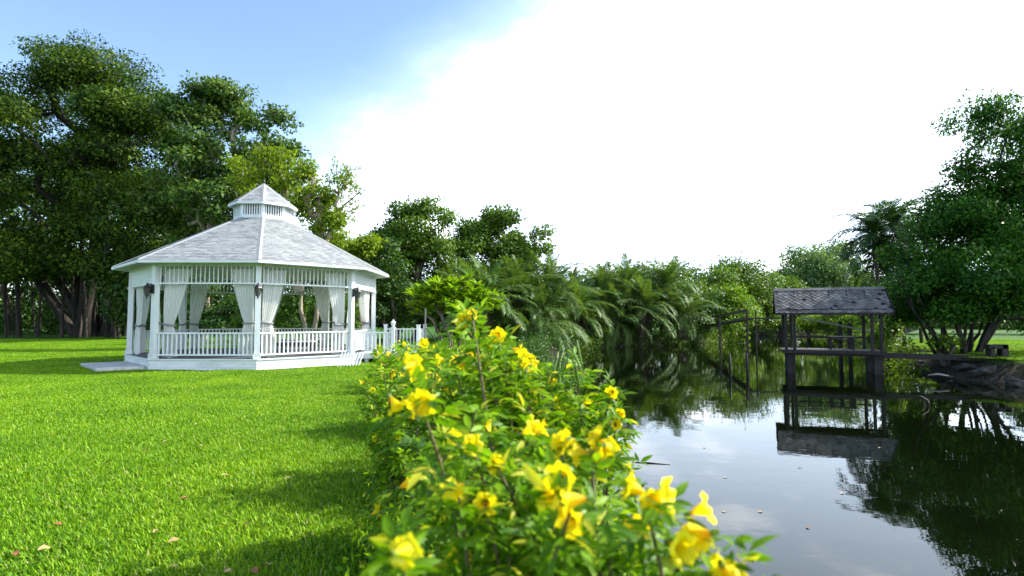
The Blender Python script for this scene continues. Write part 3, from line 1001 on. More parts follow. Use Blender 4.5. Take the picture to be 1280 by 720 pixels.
for s in (-1, 1):
    b = MB()
    b.add([(-PL / 2, 0, RZ), (PL / 2, 0, RZ), (PL / 2 + .12, s * HWD, EZ), (-PL / 2 - .02, s * HWD, EZ), (-PL / 2, 0, RZ - .03), (PL / 2, 0, RZ - .03), (PL / 2 + .12, s * HWD, EZ - .03), (-PL / 2 - .02, s * HWD, EZ - .03)],
          [(0, 1, 2, 3), (7, 6, 5, 4), (3, 2, 6, 7), (0, 3, 7, 4), (1, 5, 6, 2)])
    rp = pvp('roof_boards', b, M['old_wood'])
    # diamond slates
    V, F = [], []
    rg = random.Random(7 + s)
    sl = math.hypot(HWD, RZ - EZ)
    n = 15
    dt = sl / n
    wd = .27
    for r_ in range(n + 1):
        t = sl - r_ * dt
        off = (r_ % 2) * wd / 2
        x = -PL / 2 + off - .02
        while x < PL / 2 + .12 * t / sl:
            tw = wd * .5 * rg.uniform(.96, 1.0)
            dz = rg.uniform(0, .012) + .012
            sk = rg.uniform(-.015, .015)
            if rg.random() < .01: x += wd; continue
            pts = [(x + sk, min(t + dt * .95, sl + .03), dz + .014), (x + tw, t, dz), (x, t - dt * 1.1, .004), (x - tw, t, dz)]
            k = len(V)
            for (px_, pt, ph) in pts:
                pt = max(0, pt)
                px_ = min(max(px_, -PL / 2 - .03), PL / 2 + .13 * pt / sl + .01)
                yy, zz = s * HWD * pt / sl, RZ + (EZ - RZ) * pt / sl
                V.append((px_, yy + s * ph * (RZ - EZ) / sl, zz + ph * HWD / sl))
            F.append((k, k + 1, k + 2, k + 3) if s < 0 else (k, k + 3, k + 2, k + 1))
            lo = [(V[k][0], V[k][1] - s * .012, V[k][2] - .014), (V[k + 1][0], V[k + 1][1], V[k + 1][2] - .016), (V[k + 3][0], V[k + 3][1], V[k + 3][2] - .016)]
            V.extend(lo)
            F.extend([(k, k + 4, k + 5, k + 1), (k, k + 3, k + 6, k + 4)])
            x += wd
    me = bpy.data.meshes.new('slates'); me.from_pydata(V, [], F); me.transform(PVM)
    put('slates', me, M['slate'], rp)['kind'] = 'stuff'
b = MB()
for s in (-1, 1):
    b.add([(-PL / 2 - .04, 0, RZ + .055), (PL / 2 + .04, 0, RZ + .055), (PL / 2 + .05, s * .13, RZ - .07), (-PL / 2 - .05, s * .13, RZ - .07)], [(0, 1, 2, 3)])
pvp('ridge_cap', b, M['slate'])
for x, e in ((-PL / 2 - .03, 0), (PL / 2 + .04, .1)):
    for s in (-1, 1):
        pvp('barge_board', MB().bar((x, s * .02, RZ - .06), (x + e, s * (HWD + .02), EZ - .06), .035, .16), M['old_wood'])
pvp('eave_board', MB().box((.05, -HWD - .01, EZ - .05), (PL + .08, .03, .11)), M['old_wood'])
# back rails
pvp('back_rail', MB().box((0, 1.05, .72), (3.9, .06, .1)), M['old_wood'])
pvp('back_rail', MB().box((0, 1.05, .98), (3.9, .04, .04)), M['old_wood'])
for x in (-.9, .1, 1.0):
    pvp('rail_stud', MB().box((x, 1.05, .55), (.05, .05, .86)), M['old_wood'])
# table on the deck
tb = thing('table', 'small dark wooden table standing on the pavilion deck', 'table', tuple(PVM @ Vector((.6, .1, PDK))))
pvp('table_top', MB().box((.55, .1, .78), (1.15, .6, .05)), M['plank'], tb, .008)
for x in (.07, 1.03):
    for y in (-.13, .33):
        pvp('leg', MB().box((x, y, .44), (.06 if x < .5 else .13, .06, .63)), M['old_wood'], tb)
pvp('stretcher', MB().box((.55, .1, .35), (.95, .05, .06)), M['old_wood'], tb)

# beam from the pavilion to the bank, with a block post
P0 = PVM @ Vector((PL / 2 - .35, -1.15, -.06))
e1 = Vector(at(1232, 448, 25.9)); e1.z = -.10
e2 = Vector(at(1340, 451, 24.6)); e2.z = -.13
tag(put('timber_beam', MB().bar(P0, e1, .3, .24).bar(e1, e2, .3, .24).mesh('timber_beam'), M['old_wood']), 'long dark timber beam running from the pavilion deck to the bank', 'beam')
bp = thing('beam_post', 'dark square timber frame post rising over the beam on the bank', 'post', tuple(e1))
q = Vector(at(1246, 446, 25.9))
for dx, h in ((-.28, .42), (.28, .52)):
    put('upright', MB().box((q.x + dx, q.y, (h - 1.0) / 2), (.3 if dx > 0 else .22, .34, h + 1.0)).mesh('upright', bevel=.02), M['old_wood'], bp)
put('cap_beam', MB().box((q.x - .03, q.y, .42), (.84, .34, .2)).mesh('cap_beam', bevel=.02), M['old_wood'], bp)

# sloping gangway behind the pavilion
gw = thing('gangway', 'sloping timber gangway with a bleached handrail behind the pavilion', 'gangway', (20, 35, WATER_Z))
ga, gb = Vector(at(1001, 397, 34)), Vector(at(1092, 415, 33.5))
put('handrail', MB().bar(ga, gb, .1, .09).mesh('handrail'), M['pale_wood'], gw)
put('deck', MB().bar(ga - Vector((0, 0, .95)), gb - Vector((0, 0, .75)), .7, .06).mesh('deck'), M['plank'], gw)
for t in (.55, .68):
    p = ga.lerp(gb, t)
    put('post', MB().box((p.x, p.y + .05, (p.z + .25 - 1.9) / 2), (.16, .16, p.z + .25 + 1.9)).mesh('post'), M['old_wood'], gw)

# old footbridge on the far side
fb = thing('footbridge', 'broken old timber footbridge on tall posts reaching to the far bank', 'footbridge', (17, 43, WATER_Z))
BD = 43.0


def fpost(u, vt, depth, w):
    p = at(u, vt, depth)
    put('post', MB().box((p[0], p[1], (p[2] - 2.0) / 2), (w, w, p[2] + 2.0)).mesh('post', bevel=.01), M['bridge_wood'], fb)


fpost(933.5, 386, BD, .13); fpost(944.5, 388, BD + .6, .1); fpost(888, 394, 64, .16); fpost(899.5, 397, 48.5, .14)


def fbar(u0, v0, d0, u1, v1, d1, w, h, mat=M['bridge_wood'], name='rail'):
    put(name, MB().bar(at(u0, v0, d0), at(u1, v1, d1), w, h).mesh(name), mat, fb)


fbar(886, 397, 64, 934, 388, BD, .1, .2); fbar(872, 409.5, 69, 934, 399, BD, .6, .16, M['bridge_wood'], 'deck'); fbar(932, 398, BD, 992, 397.5, 41, .12, .12, M['bridge_wood'], 'beam'); fbar(880, 408, 66, 905, 405, 56, .1, .12)
for (u, vt, vb_, w, lb) in ((912.5, 443, 497, .12, 'short dark mooring stake standing in open water'), (933.6, 442, 500, .13, 'slightly taller dark mooring stake in open water near the footbridge post')):
    k = ((vt + vb_) / 2 - 398)
    d = (CAM_H - WATER_Z) * FPX / k
    p = at(u, vt, d)
    st = MB().tube([(p[0], p[1], -2.0), (p[0] + .01, p[1], -.8), (p[0] - .02, p[1], p[2])], [w / 2 * 1.1, w / 2, w / 2 * .9], 7)
    tag(put('mooring_stake', st.mesh('mooring_stake', True), M['old_wood']), lb, 'stake')

# crooked stick and floating stick in the pond
p = on_z(1156, 507, WATER_Z)
b = MB().tube([(p[0] - .04, p[1], WATER_Z - .3), (p[0] + .06, p[1], WATER_Z - .06), (p[0] + .12, p[1], WATER_Z + .04), (p[0] + .06, p[1], WATER_Z + .17), (p[0] - .08, p[1] + .03, WATER_Z + .26), (p[0] - .16, p[1] + .05, WATER_Z + .27)], [.035, .045, .05, .045, .035, .02], 8)
tag(put('crooked_branch', b.mesh('crooked_branch', True), M['old_wood']), 'crooked dark branch poking out of the water', 'branch')
a_, b_ = on_z(790, 578, WATER_Z), on_z(838, 581, WATER_Z)
tag(put('floating_stick', MB().tube([a_, a_ * .6 + b_ * .4 + np.array([0, .02, .005]), b_], [.008, .018, .008], 6).mesh('floating_stick', True), M['old_wood']), 'thin dark stick floating on the open water', 'stick')

# ------------------------------------------------------------------ foliage tools
def leaves(P, D, N, L, W, fold=.12, droop=.12):
    """kite-shaped leaves, one folded quad each"""
    D = D / np.linalg.norm(D, axis=1, keepdims=True)
    S = np.cross(D, N); S /= (np.linalg.norm(S, axis=1, keepdims=True) + 1e-9)
    N = np.cross(S, D)
    L, W = L[:, None], W[:, None]
    mid = P + D * L * .45
    v = np.stack([P, mid + S * W / 2 + N * W * fold, P + D * L - N * L * droop, mid - S * W / 2 + N * W * fold], 1)
    return v.reshape(-1, 3)


def leaf_mesh(name, v):
    n = len(v) // 4
    return mesh_np(name, v, np.arange(n * 4).reshape(n, 4))


def unit(rg, n):
    d = rg.normal(size=(n, 3))
    return d / np.linalg.norm(d, axis=1, keepdims=True)


def clump_leaves(rg, C_, Rr, per, size, flat=.7, aspect=.55, hang=.15, G=None):
    n = len(C_)
    cnt = np.maximum(8, (per * (Rr / Rr.mean()) ** 2).astype(int))
    ci = np.repeat(np.arange(n), cnt)
    m = len(ci)
    d = unit(rg, m)
    rad = rg.random(m) ** .33
    off = d * (Rr[ci] * rad)[:, None]
    off[:, 2] *= flat
    # ragged: each clump is squeezed along a random axis
    ra = unit(rg, n)[ci]
    off += ra * (np.sum(off * ra, 1) * .35)[:, None]
    P = C_[ci] + off
    D = d * .25 + unit(rg, m) * .9
    D[:, 2] -= hang + .1
    N = unit(rg, m) * .5 + d * .85 + np.array([0, 0, .35])
    if G is not None: N = N + G[ci] * .8
    L = size * rg.uniform(.55, 1.45, m)
    return leaves(P, D, N, L, L * aspect * rg.uniform(.8, 1.2, m))


def skeleton(trunks, tips, rg, tip_r, trunk_r, sag=.06):
    """trunks: polylines; tips hang on the nearest lower node. Returns MB of tapered limbs"""
    pos, par, is_tr = [], [], []
    for tr in trunks:
        for k, p in enumerate(tr):
            pos.append(np.array(p, float)); par.append(-1 if k == 0 else len(pos) - 2); is_tr.append(True)
    order = np.argsort([min(np.linalg.norm(t - p) for p in pos) for t in tips])
    for ti in order:
        t = tips[ti]
        A = np.array(pos)
        dv = t - A
        c = np.linalg.norm(dv, axis=1) + np.clip(A[:, 2] - t[2], 0, None) * .9
        for k, f in enumerate(is_tr):
            if f and par[k] == -1: c[k] += 50
        j = int(np.argmin(c))
        a = A[j]
        seg = max(1, min(3, int(np.linalg.norm(t - a) / 1.2)))
        prev = j
        ln = np.linalg.norm(t - a)
        for s in range(1, seg + 1):
            q = a + (t - a) * s / seg
            if s < seg: q = q + rg.normal(size=3) * ln * .07 + np.array([0, 0, ln * sag])
            pos.append(q); par.append(prev); is_tr.append(False); prev = len(pos) - 1
    n = len(pos)
    w = np.zeros(n); has = np.zeros(n, bool)
    for k in range(n):
        if par[k] >= 0: has[par[k]] = True
    w[~has] = 1
    for k in range(n - 1, -1, -1):
        if par[k] >= 0: w[par[k]] += w[k]
    mx = max(w.max(), 2)
    r = tip_r + (trunk_r - tip_r) * ((w - 1) / (mx - 1)) ** .55
    k = 0
    for tr in trunks:                        # main stems keep a minimum girth that tapers upward
        low = tr[0][2] < .5
        for q in range(len(tr)):
            f = q / max(1, len(tr) - 1)
            r[k] = max(r[k], trunk_r * ((.55 - .38 * f) if low else (.20 - .14 * f)))
            k += 1
    mb = MB()
    for k in range(n):
        if par[k] < 0: continue
        p = par[k]
        ra = min(r[p], r[k] * 1.5) if not is_tr[k] else r[p]
        mb.tube([pos[p], pos[k]], [ra, r[k]], 6 if r[k] > .08 else 4, False)
    return mb


def lobe_tips(rg, lobes, n, inner=.45):
    vol = np.array([(l[3] * l[4] * l[5]) ** (2 / 3) for l in lobes])
    pick = rg.choice(len(lobes), n, p=vol / vol.sum())
    L = np.array(lobes)[pick]
    d = unit(rg, n)
    r = inner + (1 - inner) * rg.random(n) ** .6
    return L[:, :3] + d * L[:, 3:6] * r[:, None]


def plobes(depth, lst):
    """crown lobes given in picture pixels (u, v, half-width, half-height[, extra depth])"""
    res = []
    for q in lst:
        dd = depth + (q[4] if len(q) > 4 else 0)
        c = at(q[0], q[1], dd)
        k = dd / FPX
        res.append((c[0], c[1], c[2], q[2] * k, (q[2] + q[3]) * .5 * k, q[3] * k))
    return res


def tree(name, label, cat, base, trunks, lobes, n, cr, per, size, leafm, barkm, seed, trunk_r=.3, tip_r=.02, group=None, flat=.7, aspect=.55, inner=.45, trunk_name='trunk', hang=.15, spread_r=.35):
    rg = np.random.default_rng(seed)
    t = thing(name, label, cat, tuple(base), group)
    nb = max(6, n // 4)                      # boughs, each carrying a shelf of leaf clumps
    bc = lobe_tips(rg, lobes, nb, inner)
    pick = rg.integers(0, nb, n)
    bs = cr * rg.uniform(.9, 2.1, nb)[pick]
    off = unit(rg, n) * bs[:, None] * (rg.random(n) ** .5)[:, None]
    off[:, 2] *= .5
    tips = bc[pick] + off
    G = off + np.array([0, 0, .25]) * bs[:, None]
    G /= np.linalg.norm(G, axis=1, keepdims=True) + 1e-6
    mb = skeleton(trunks, tips, rg, tip_r, trunk_r)
    put(trunk_name, mb.mesh(trunk_name, True), barkm, t)
    Rr = cr * rg.uniform(1 - spread_r, 1 + spread_r, n)
    cm = leaf_mesh('crown', clump_leaves(rg, tips, Rr, per, size, flat, aspect, hang, G))
    put('crown', cm, leafm, t)['kind'] = 'stuff'
    return t


def trunk_line(base, top, rg, n=5, wig=.15):
    a, b = np.array(base, float), np.array(top, float)
    return [a + (b - a) * k / n + (rg.normal(size=3) * wig if 0 < k else 0) * np.array([1, 1, .3]) for k in range(n + 1)]


rg0 = np.random.default_rng(11)

# ------------------------------------------------------------------ trees on the left
BY = 53.0
base = on_z(118, 420.5)
base[1] = BY; base[0] = at(118, 420, BY)[0]; base[2] = 0
lob = plobes(BY, [(60, 150, 78, 72), (112, 120, 58, 48), (158, 180, 52, 70, -2), (60, 235, 95, 62, -3), (150, 265, 72, 45, -4), (24, 110, 50, 34), (-50, 190, 90, 110), (208, 160, 20, 44, -1), (195, 215, 30, 40, -2), (90, 92, 34, 20), (165, 115, 24, 24), (62, 72, 10, 14), (84, 68, 9, 14), (112, 74, 9, 12), (28, 80, 12, 12), (160, 92, 10, 14), (186, 118, 10, 14), (30, 300, 80, 34, -4), (110, 320, 70, 26, 2), (-60, 310, 70, 40, 0), (5, 82, 18, 16), (185, 305, 40, 34, -3), (60, 335, 80, 18, -6), (75, 215, 60, 50, 3), (140, 230, 50, 45, 3), (-20, 335, 60, 20, -5), (150, 332, 36, 16, -5)])
tr_ = [trunk_line(at(u, 419, BY + dd) * np.array([1, 1, 0]), at(u2, v2, BY + dd), rg0, 5, .25) for u, u2, v2, dd in ((118, 100, 300, 0), (104, 50, 290, .6), (132, 165, 300, .3), (112, 125, 250, -.4), (96, 20, 310, 1.2))]
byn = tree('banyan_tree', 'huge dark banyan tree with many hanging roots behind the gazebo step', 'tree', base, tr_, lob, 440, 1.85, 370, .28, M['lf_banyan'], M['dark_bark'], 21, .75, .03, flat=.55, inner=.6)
rb = random.Random(4)
for k in range(46):                      # hanging prop roots
    u = rb.choice([rb.uniform(92, 160), rb.uniform(92, 160), rb.uniform(-30, 92)])
    dd = BY + rb.uniform(-2.5, 3.0)
    lo = at(u, 419, dd); lo[2] = -.05
    hi = at(u + rb.uniform(-6, 6), rb.uniform(310, 340), dd)
    r_ = rb.choice([.07, .1, .16, .24]) if u > 90 else rb.choice([.05, .08, .14])
    mid_ = (lo + hi) / 2 + np.array([rb.uniform(-.2, .2), 0, 0])
    put('prop_root', MB().tube([lo, mid_, hi], [r_ * 1.2, r_ * .9, r_ * .8], 6, False).mesh('prop_root', True), M['dark_bark'], byn)

TY = 46.0
base = at(255, 420, TY) * np.array([1, 1, 0])
lob = plobes(TY, [(242, 165, 40, 45), (290, 140, 40, 32), (332, 168, 28, 30), (255, 225, 52, 48, -2), (312, 225, 44, 44), (205, 245, 34, 40), (262, 112, 30, 16), (340, 205, 24, 30), (270, 290, 60, 30, 2), (302, 113, 18, 10), (336, 146, 16, 13), (356, 182, 14, 18), (236, 108, 14, 9), (225, 130, 14, 20)])
tree('broadleaf_tree', 'tall open-crowned tree with pale limbs rising behind the gazebo roof', 'tree', base,
     [trunk_line(base, at(262, 300, TY), rg0, 4, .2), trunk_line(at(262, 300, TY), at(300, 200, TY), rg0, 4, .3), trunk_line(at(262, 300, TY), at(225, 210, TY), rg0, 4, .3)],
     lob, 460, .85, 75, .33, M['lf_tall'], M['pale_bark'], 22, .38, .03, inner=.2)

YY = 33.0
base = at(384, 420, YY) * np.array([1, 1, 0])
lob = plobes(YY, [(318, 222, 32, 30), (352, 238, 40, 34), (398, 232, 30, 32), (300, 205, 22, 18), (398, 275, 30, 24), (425, 296, 18, 12), (345, 205, 28, 20), (375, 260, 40, 30)])
yl = [trunk_line(base, at(374, 365, YY), rg0, 3, .06), trunk_line(at(374, 365, YY), at(345, 260, YY), rg0, 5, .12), trunk_line(base + np.array([.15, .1, 0]), at(402, 350, YY), rg0, 4, .06),
      trunk_line(at(402, 350, YY), at(398, 250, YY), rg0, 5, .12), trunk_line(at(398, 330, YY), at(425, 262, YY), rg0, 5, .1), trunk_line(at(425, 262, YY), at(452, 236, YY), rg0, 4, .08), trunk_line(at(420, 270, YY), at(424, 200, YY), rg0, 5, .08), trunk_line(at(425, 240, YY), at(440, 205, YY), rg0, 4, .06)]
yt = tree('yellow_leaved_tree', 'pale-trunked tree with thin yellow-green leaves and bare twigs behind the gazebo', 'tree', base, yl, lob, 210, .46, 42, .2, M['lf_yellow'], M['pale_bark'], 23, .34, .012, inner=.2)
rg = np.random.default_rng(5)
tw = lobe_tips(rg, plobes(YY, [(438, 228, 20, 28), (422, 225, 18, 26), (436, 262, 16, 16)]), 90, .1)
mb = skeleton([yl[5], yl[6], yl[7]], tw, rg, .017, .06)
put('bare_twigs', mb.mesh('bare_twigs'), M['pale_bark'], yt)
put('crown', leaf_mesh('crown', clump_leaves(rg, tw, np.full(90, .3), 13, .16)), M['lf_yellow'], yt)['kind'] = 'stuff'


def bush(name, label, cat, depth, lst, n, cr, per, size, leafm, seed, group=None, base=None, stems=3, flat=.75, bark=None, aspect=.55):
    lob = plobes(depth, lst)
    l0 = min(lob, key=lambda q: q[2])
    bx_ = np.array([l0[0], l0[1], 0]) if base is None else np.array(base, float)
    bx_[2] = float(ground_z(bx_[0], bx_[1])) - .05
    rg = np.random.default_rng(seed)
    trs = []
    for k in range(stems):
        l = lob[k % len(lob)]
        trs.append(trunk_line(bx_ + np.array([rg.normal() * .1, rg.normal() * .1, 0]), np.array(l[:3]) + rg.normal(size=3) * .3, rg, 4, .06))
    return tree(name, label, cat, bx_, trs, lob, n, cr, per, size, leafm, bark or M['bark'], seed, .10 + .02 * depth / 10, .012, group, flat, aspect, .35, 'stem')


# undergrowth behind the gazebo
bush('understory_tree', 'dark low tree added to shade the banyan trunks beside the gazebo', 'tree', 49.5, [(190, 335, 42, 40), (175, 385, 26, 30), (215, 385, 34, 32)], 110, 1.0, 120, .27, M['lf_dark'], 30, stems=4)  # added tree, blocks the sun from reaching the banyan trunks
bush('shrub', 'leafy green shrub growing behind the gazebo at the foot of the pale trunk', 'shrub', 36, [(345, 392, 28, 24), (325, 400, 22, 18)], 60, .5, 70, .2, M['lf_mid'], 31)
bush('shrub', 'broad leafy shrub behind the gazebo beside the banyan roots', 'shrub', 38, [(270, 385, 32, 30), (240, 395, 26, 22)], 70, .55, 70, .22, M['lf_dark'], 32)
bush('shrub', 'bright leafy shrub behind the gazebo next to its sunlit side', 'shrub', 35, [(415, 385, 24, 28), (440, 395, 22, 20)], 60, .5, 70, .2, M['lf_mid'], 33)
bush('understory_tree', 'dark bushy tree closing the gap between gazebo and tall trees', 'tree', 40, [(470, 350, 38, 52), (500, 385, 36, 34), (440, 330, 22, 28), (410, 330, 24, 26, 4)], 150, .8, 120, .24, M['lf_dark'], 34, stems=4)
bush('understory_tree', 'sunny yellowish bush-like tree just over the gazebo eave', 'tree', 37, [(440, 303, 30, 14), (420, 315, 26, 14)], 60, .55, 80, .2, M['lf_yellow'], 35, base=at(452, 420, 37), stems=2)

# woods right of the gazebo
D5 = 45.0
base = at(520, 420, D5) * np.array([1, 1, 0])
tree('evergreen_tree', 'dark dense tree with a pointed top standing behind the frangipani', 'tree', base, [trunk_line(base, at(525, 290, D5), rg0, 5, .15), trunk_line(base, at(560, 310, D5), rg0, 5, .15)],
     plobes(D5, [(522, 290, 42, 40), (482, 315, 30, 38), (526, 256, 17, 18), (560, 310, 30, 40), (505, 365, 50, 36), (555, 365, 45, 36), (505, 262, 12, 12), (545, 272, 14, 16), (465, 300, 14, 14), (575, 285, 16, 14)]), 330, .75, 110, .25, M['lf_mid'], M['bark'], 24, .35)
D6 = 48.0
base = at(630, 420, D6) * np.array([1, 1, 0])
tree('evergreen_tree', 'round-topped green tree rising over the palms by the pond', 'tree', base, [trunk_line(base, at(630, 310, D6), rg0, 5, .15), trunk_line(base, at(655, 330, D6), rg0, 5, .15)],
     plobes(D6, [(636, 296, 30, 28), (600, 295, 22, 22), (662, 318, 18, 26), (620, 340, 42, 30), (590, 330, 30, 40), (655, 350, 28, 30), (625, 272, 12, 10), (650, 280, 14, 12), (672, 300, 10, 14)]), 300, .75, 110, .25, M['lf_mid'], M['bark'], 25, .33)

# frangipani with bare branching stems and leaf rosettes
FD = 25.0


def frangipani():
    rg = np.random.default_rng(8)
    base = at(565, 440, FD) * np.array([1, 1, 0])
    t = thing('frangipani', 'umbrella-shaped frangipani shrub with bare grey stems and bright leaves', 'shrub', tuple(base))
    lob = plobes(FD, [(565, 362, 44, 13), (535, 372, 30, 14), (600, 374, 34, 12), (560, 380, 46, 14), (522, 388, 14, 14), (612, 382, 22, 8), (575, 352, 20, 8)])
    tips = lobe_tips(rg, lob, 190, .2)
    trs = [trunk_line(base + rg.normal(size=3) * np.array([.15, .15, 0]), at(u, v, FD + rg.normal() * .3), rg, 4, .05) for u, v in ((540, 400), (555, 395), (570, 392), (585, 400), (600, 402), (530, 408))]
    put('stem', skeleton(trs, tips, rg, .02, .075, .12).mesh('stem', True), M['bark'], t)
    per = 13
    ci = np.repeat(np.arange(len(tips)), per)
    m = len(ci)
    az = rg.uniform(0, 2 * PI, m); el = rg.uniform(-.1, 1.0, m)
    D = np.stack([np.cos(az) * np.cos(el), np.sin(az) * np.cos(el), np.sin(el)], -1)
    N = np.array([0, 0, 1.0]) + rg.normal(size=(m, 3)) * .2 - D * .3
    L = rg.uniform(.26, .44, m)
    put('foliage', leaf_mesh('foliage', leaves(tips[ci] + D * .02, D, N, L, L * .34)), M['lf_frangi'], t)['kind'] = 'stuff'
    # a stake tied beside it
    p = at(531, 440, FD - .6); q_ = at(532, 386, FD - .6)
    tag(put('wooden_stake', MB().tube([(p[0], p[1], -.1), (q_[0], q_[1], q_[2])], .035, 6).mesh('wooden_stake', True), M['pale_wood']), 'upright brown wooden stake beside the frangipani and the walkway rail', 'stake')


frangipani()


# ------------------------------------------------------------------ palms
def frond_mesh(name, L, droop, pairs, ll, lw, seed, a0=.15):
    rg = np.random.default_rng(seed)
    n = 14
    ang = a0 - droop * (np.linspace(0, 1, n) ** 1.3)
    ds = L / (n - 1)
    pts = np.zeros((n, 3))
    for k in range(1, n):
        pts[k] = pts[k - 1] + ds * np.array([math.cos(ang[k]), 0, math.sin(ang[k])])
    mb = MB(); mb.tube([tuple(p) for p in pts], list(np.linspace(.035, .008, n)), 4, False)
    V, F = [], []
    for s in (-1, 1):
        for k in range(pairs):
            t = .12 + .88 * (k + rg.random() * .6) / pairs
            f = t * (n - 1); i = min(int(f), n - 2)
            p = pts[i] + (pts[i + 1] - pts[i]) * (f - i)
            fwd = (pts[i + 1] - pts[i]) / ds
            up = np.array([-fwd[2], 0, fwd[0]])
            length = ll * (math.sin(PI * (.12 + .80 * t)) * .9 + .15) * rg.uniform(.8, 1.15)
            d = np.array([0, s, 0]) * .85 + fwd * (.35 + .5 * t) + up * rg.uniform(-.1, .45)
            d /= np.linalg.norm(d)
            w = np.cross(d, up); w /= np.linalg.norm(w)
            m1 = p + d * length * .5
            e = p + d * length * .92 - np.array([0, 0, length * rg.uniform(.2, .5)])
            b_ = len(V)
            V += [p - w * lw * .3, p + w * lw * .3, m1 + w * lw * .5, m1 - w * lw * .5, e]
            F += [(b_, b_ + 1, b_ + 2, b_ + 3), (b_ + 3, b_ + 2, b_ + 4)]
    mb.add(np.array(V), F)
    return mb.mesh(name)


FR = [frond_mesh('frond', L, dr, 62, .8, .06, 200 + k, .2) for k, (L, dr) in enumerate(((4.4, .9), (4.6, 1.6), (3.9, 1.9), (4.3, .7)))]
FRD = [frond_mesh('dead_frond', 3.4, 2.0, 30, .6, .05, 220, 0), ]
for m_ in FR: m_.materials.append(M['lf_palm'])
for m_ in FRD: m_.materials.append(M['lf_dead'])
FRA = [frond_mesh('frond', L, dr, 38, .62, .055, 230 + k, .25) for k, (L, dr) in enumerate(((2.6, 1.7), (2.9, 2.1), (2.4, 1.5)))]
for m_ in FRA: m_.materials.append(M['lf_areca'])


def palm(label, u, v, depth, nf, seed, group=None, frs=FR, dead=4, lean=0.0, sc=1.0, name='palm', tr=.24):
    rg = random.Random(seed)
    c = at(u, v, depth)
    gx_ = c[0] - lean; gz_ = float(ground_z(gx_, c[1]))
    t = thing(name, label, 'palm', (gx_, c[1], gz_), group)
    pts = [(gx_, c[1], gz_ - .3), (gx_ + lean * .3, c[1], gz_ + (c[2] - gz_) * .5), (c[0], c[1], c[2] - .1)]
    put('trunk', MB().tube(pts, [tr * 1.3, tr, tr * 1.1], 9).mesh('trunk', True), M['palm_trunk'], t)
    ga_ = rg.uniform(0, 6)
    for k in range(nf):
        q = k / nf
        yaw = ga_ + k * 2.39996
        pitch = R(86) - R(112) * q + rg.uniform(-.12, .12)
        s = sc * rg.uniform(.85, 1.12) * (.75 + .25 * min(1, q * 3))
        put('frond', frs[rg.randrange(len(frs))], None, t, (c[0] + rg.uniform(-.1, .1), c[1] + rg.uniform(-.1, .1), c[2] - .25 * q), (rg.uniform(-.25, .25), -pitch, yaw), (s, s, s))
    for k in range(dead):
        put('dead_frond', FRD[0], None, t, (c[0], c[1], c[2] - .35), (rg.uniform(-.3, .3), R(rg.uniform(25, 55)), rg.uniform(0, 6.3)), (sc * .9,) * 3)
    return t


PG = 'date palms along the far shore'
plist = [(604, 372, 40, 32, 'feathery palm directly behind the frangipani'), (646, 368, 44, 34, 'feathery palm in front of the round-topped tree'), (690, 364, 47, 34, 'feathery palm on the near corner of the far shore'),
         (676, 402, 43, 28, 'low drooping palm clump at the near end of the palm row'), (722, 388, 52, 32, 'drooping palm beneath the dead palm stump'), (752, 368, 57, 34, 'tall feathery palm in the middle of the palm row'),
         (782, 362, 59, 36, 'densest arching palm overhanging the water'), (806, 384, 56, 34, 'low palm with dry brown skirt over the water'), (833, 358, 60, 36, 'tallest palm of the far shore row'),
         (852, 392, 58, 30, 'last drooping palm before the footbridge'), (770, 398, 55.5, 28, 'low palm with fronds dipping to the water')]
for k, (u, v, d, nf, lb) in enumerate(plist):
    palm(lb, u, v, d, nf, 300 + k, PG, dead=5 if k in (5, 6, 7) else 3, lean=rg0.uniform(-.6, .6))
# dead palm stump
p = at(717, 350, 56); top_ = at(720, 334, 56)
ds_ = thing('dead_palm', 'dead palm stump with ragged brown top above the palms', 'palm', (p[0], p[1], 0))
put('trunk', MB().tube([(p[0], p[1], -.2), (p[0], p[1], p[2]), tuple(top_)], [.3, .26, .12], 8).mesh('trunk', True), M['dark_bark'], ds_)
for k in range(6):
    put('dead_frond', FRD[0], None, ds_, tuple(top_ - np.array([0, 0, .4])), (0, R(40 + 8 * k), k * 1.1), (.4, .4, .4))

# right-hand areca clump
for k, (u, v, d, lb) in enumerate(((1092, 292, 37, 'slender arching palm leaning out nearest the slate pavilion roof'), (1118, 280, 38, 'slender arching palm tallest of the clump by the bushy tree'), (1140, 300, 39, 'slender arching palm half buried in the bushy tree'), (1105, 325, 38.5, 'slender lower palm inside the dark clump behind the pavilion'))):
    palm(lb, u, v, d, 26, 340 + k, 'slender palms behind the pavilion', FRA, 1, rg0.uniform(-.8, .2), 1.2, 'slender_palm', .09)

# ------------------------------------------------------------------ far trees
def far_tree(label, depth, lst, n, cr, per, size, leafm, seed, base_u=None, group='trees beyond the pond'):
    lob = plobes(depth, lst)
    bu = lst[0][0] if base_u is None else base_u
    base = at(bu, 412, depth) * np.array([1, 1, 0])
    return tree('tree', label, 'tree', base, [trunk_line(base, np.array(lob[k % len(lob)][:3]), rg0, 4, .3) for k in range(min(3, len(lob)))], lob, n, cr, per, size, leafm, M['bark'], seed, .3, .03, group)


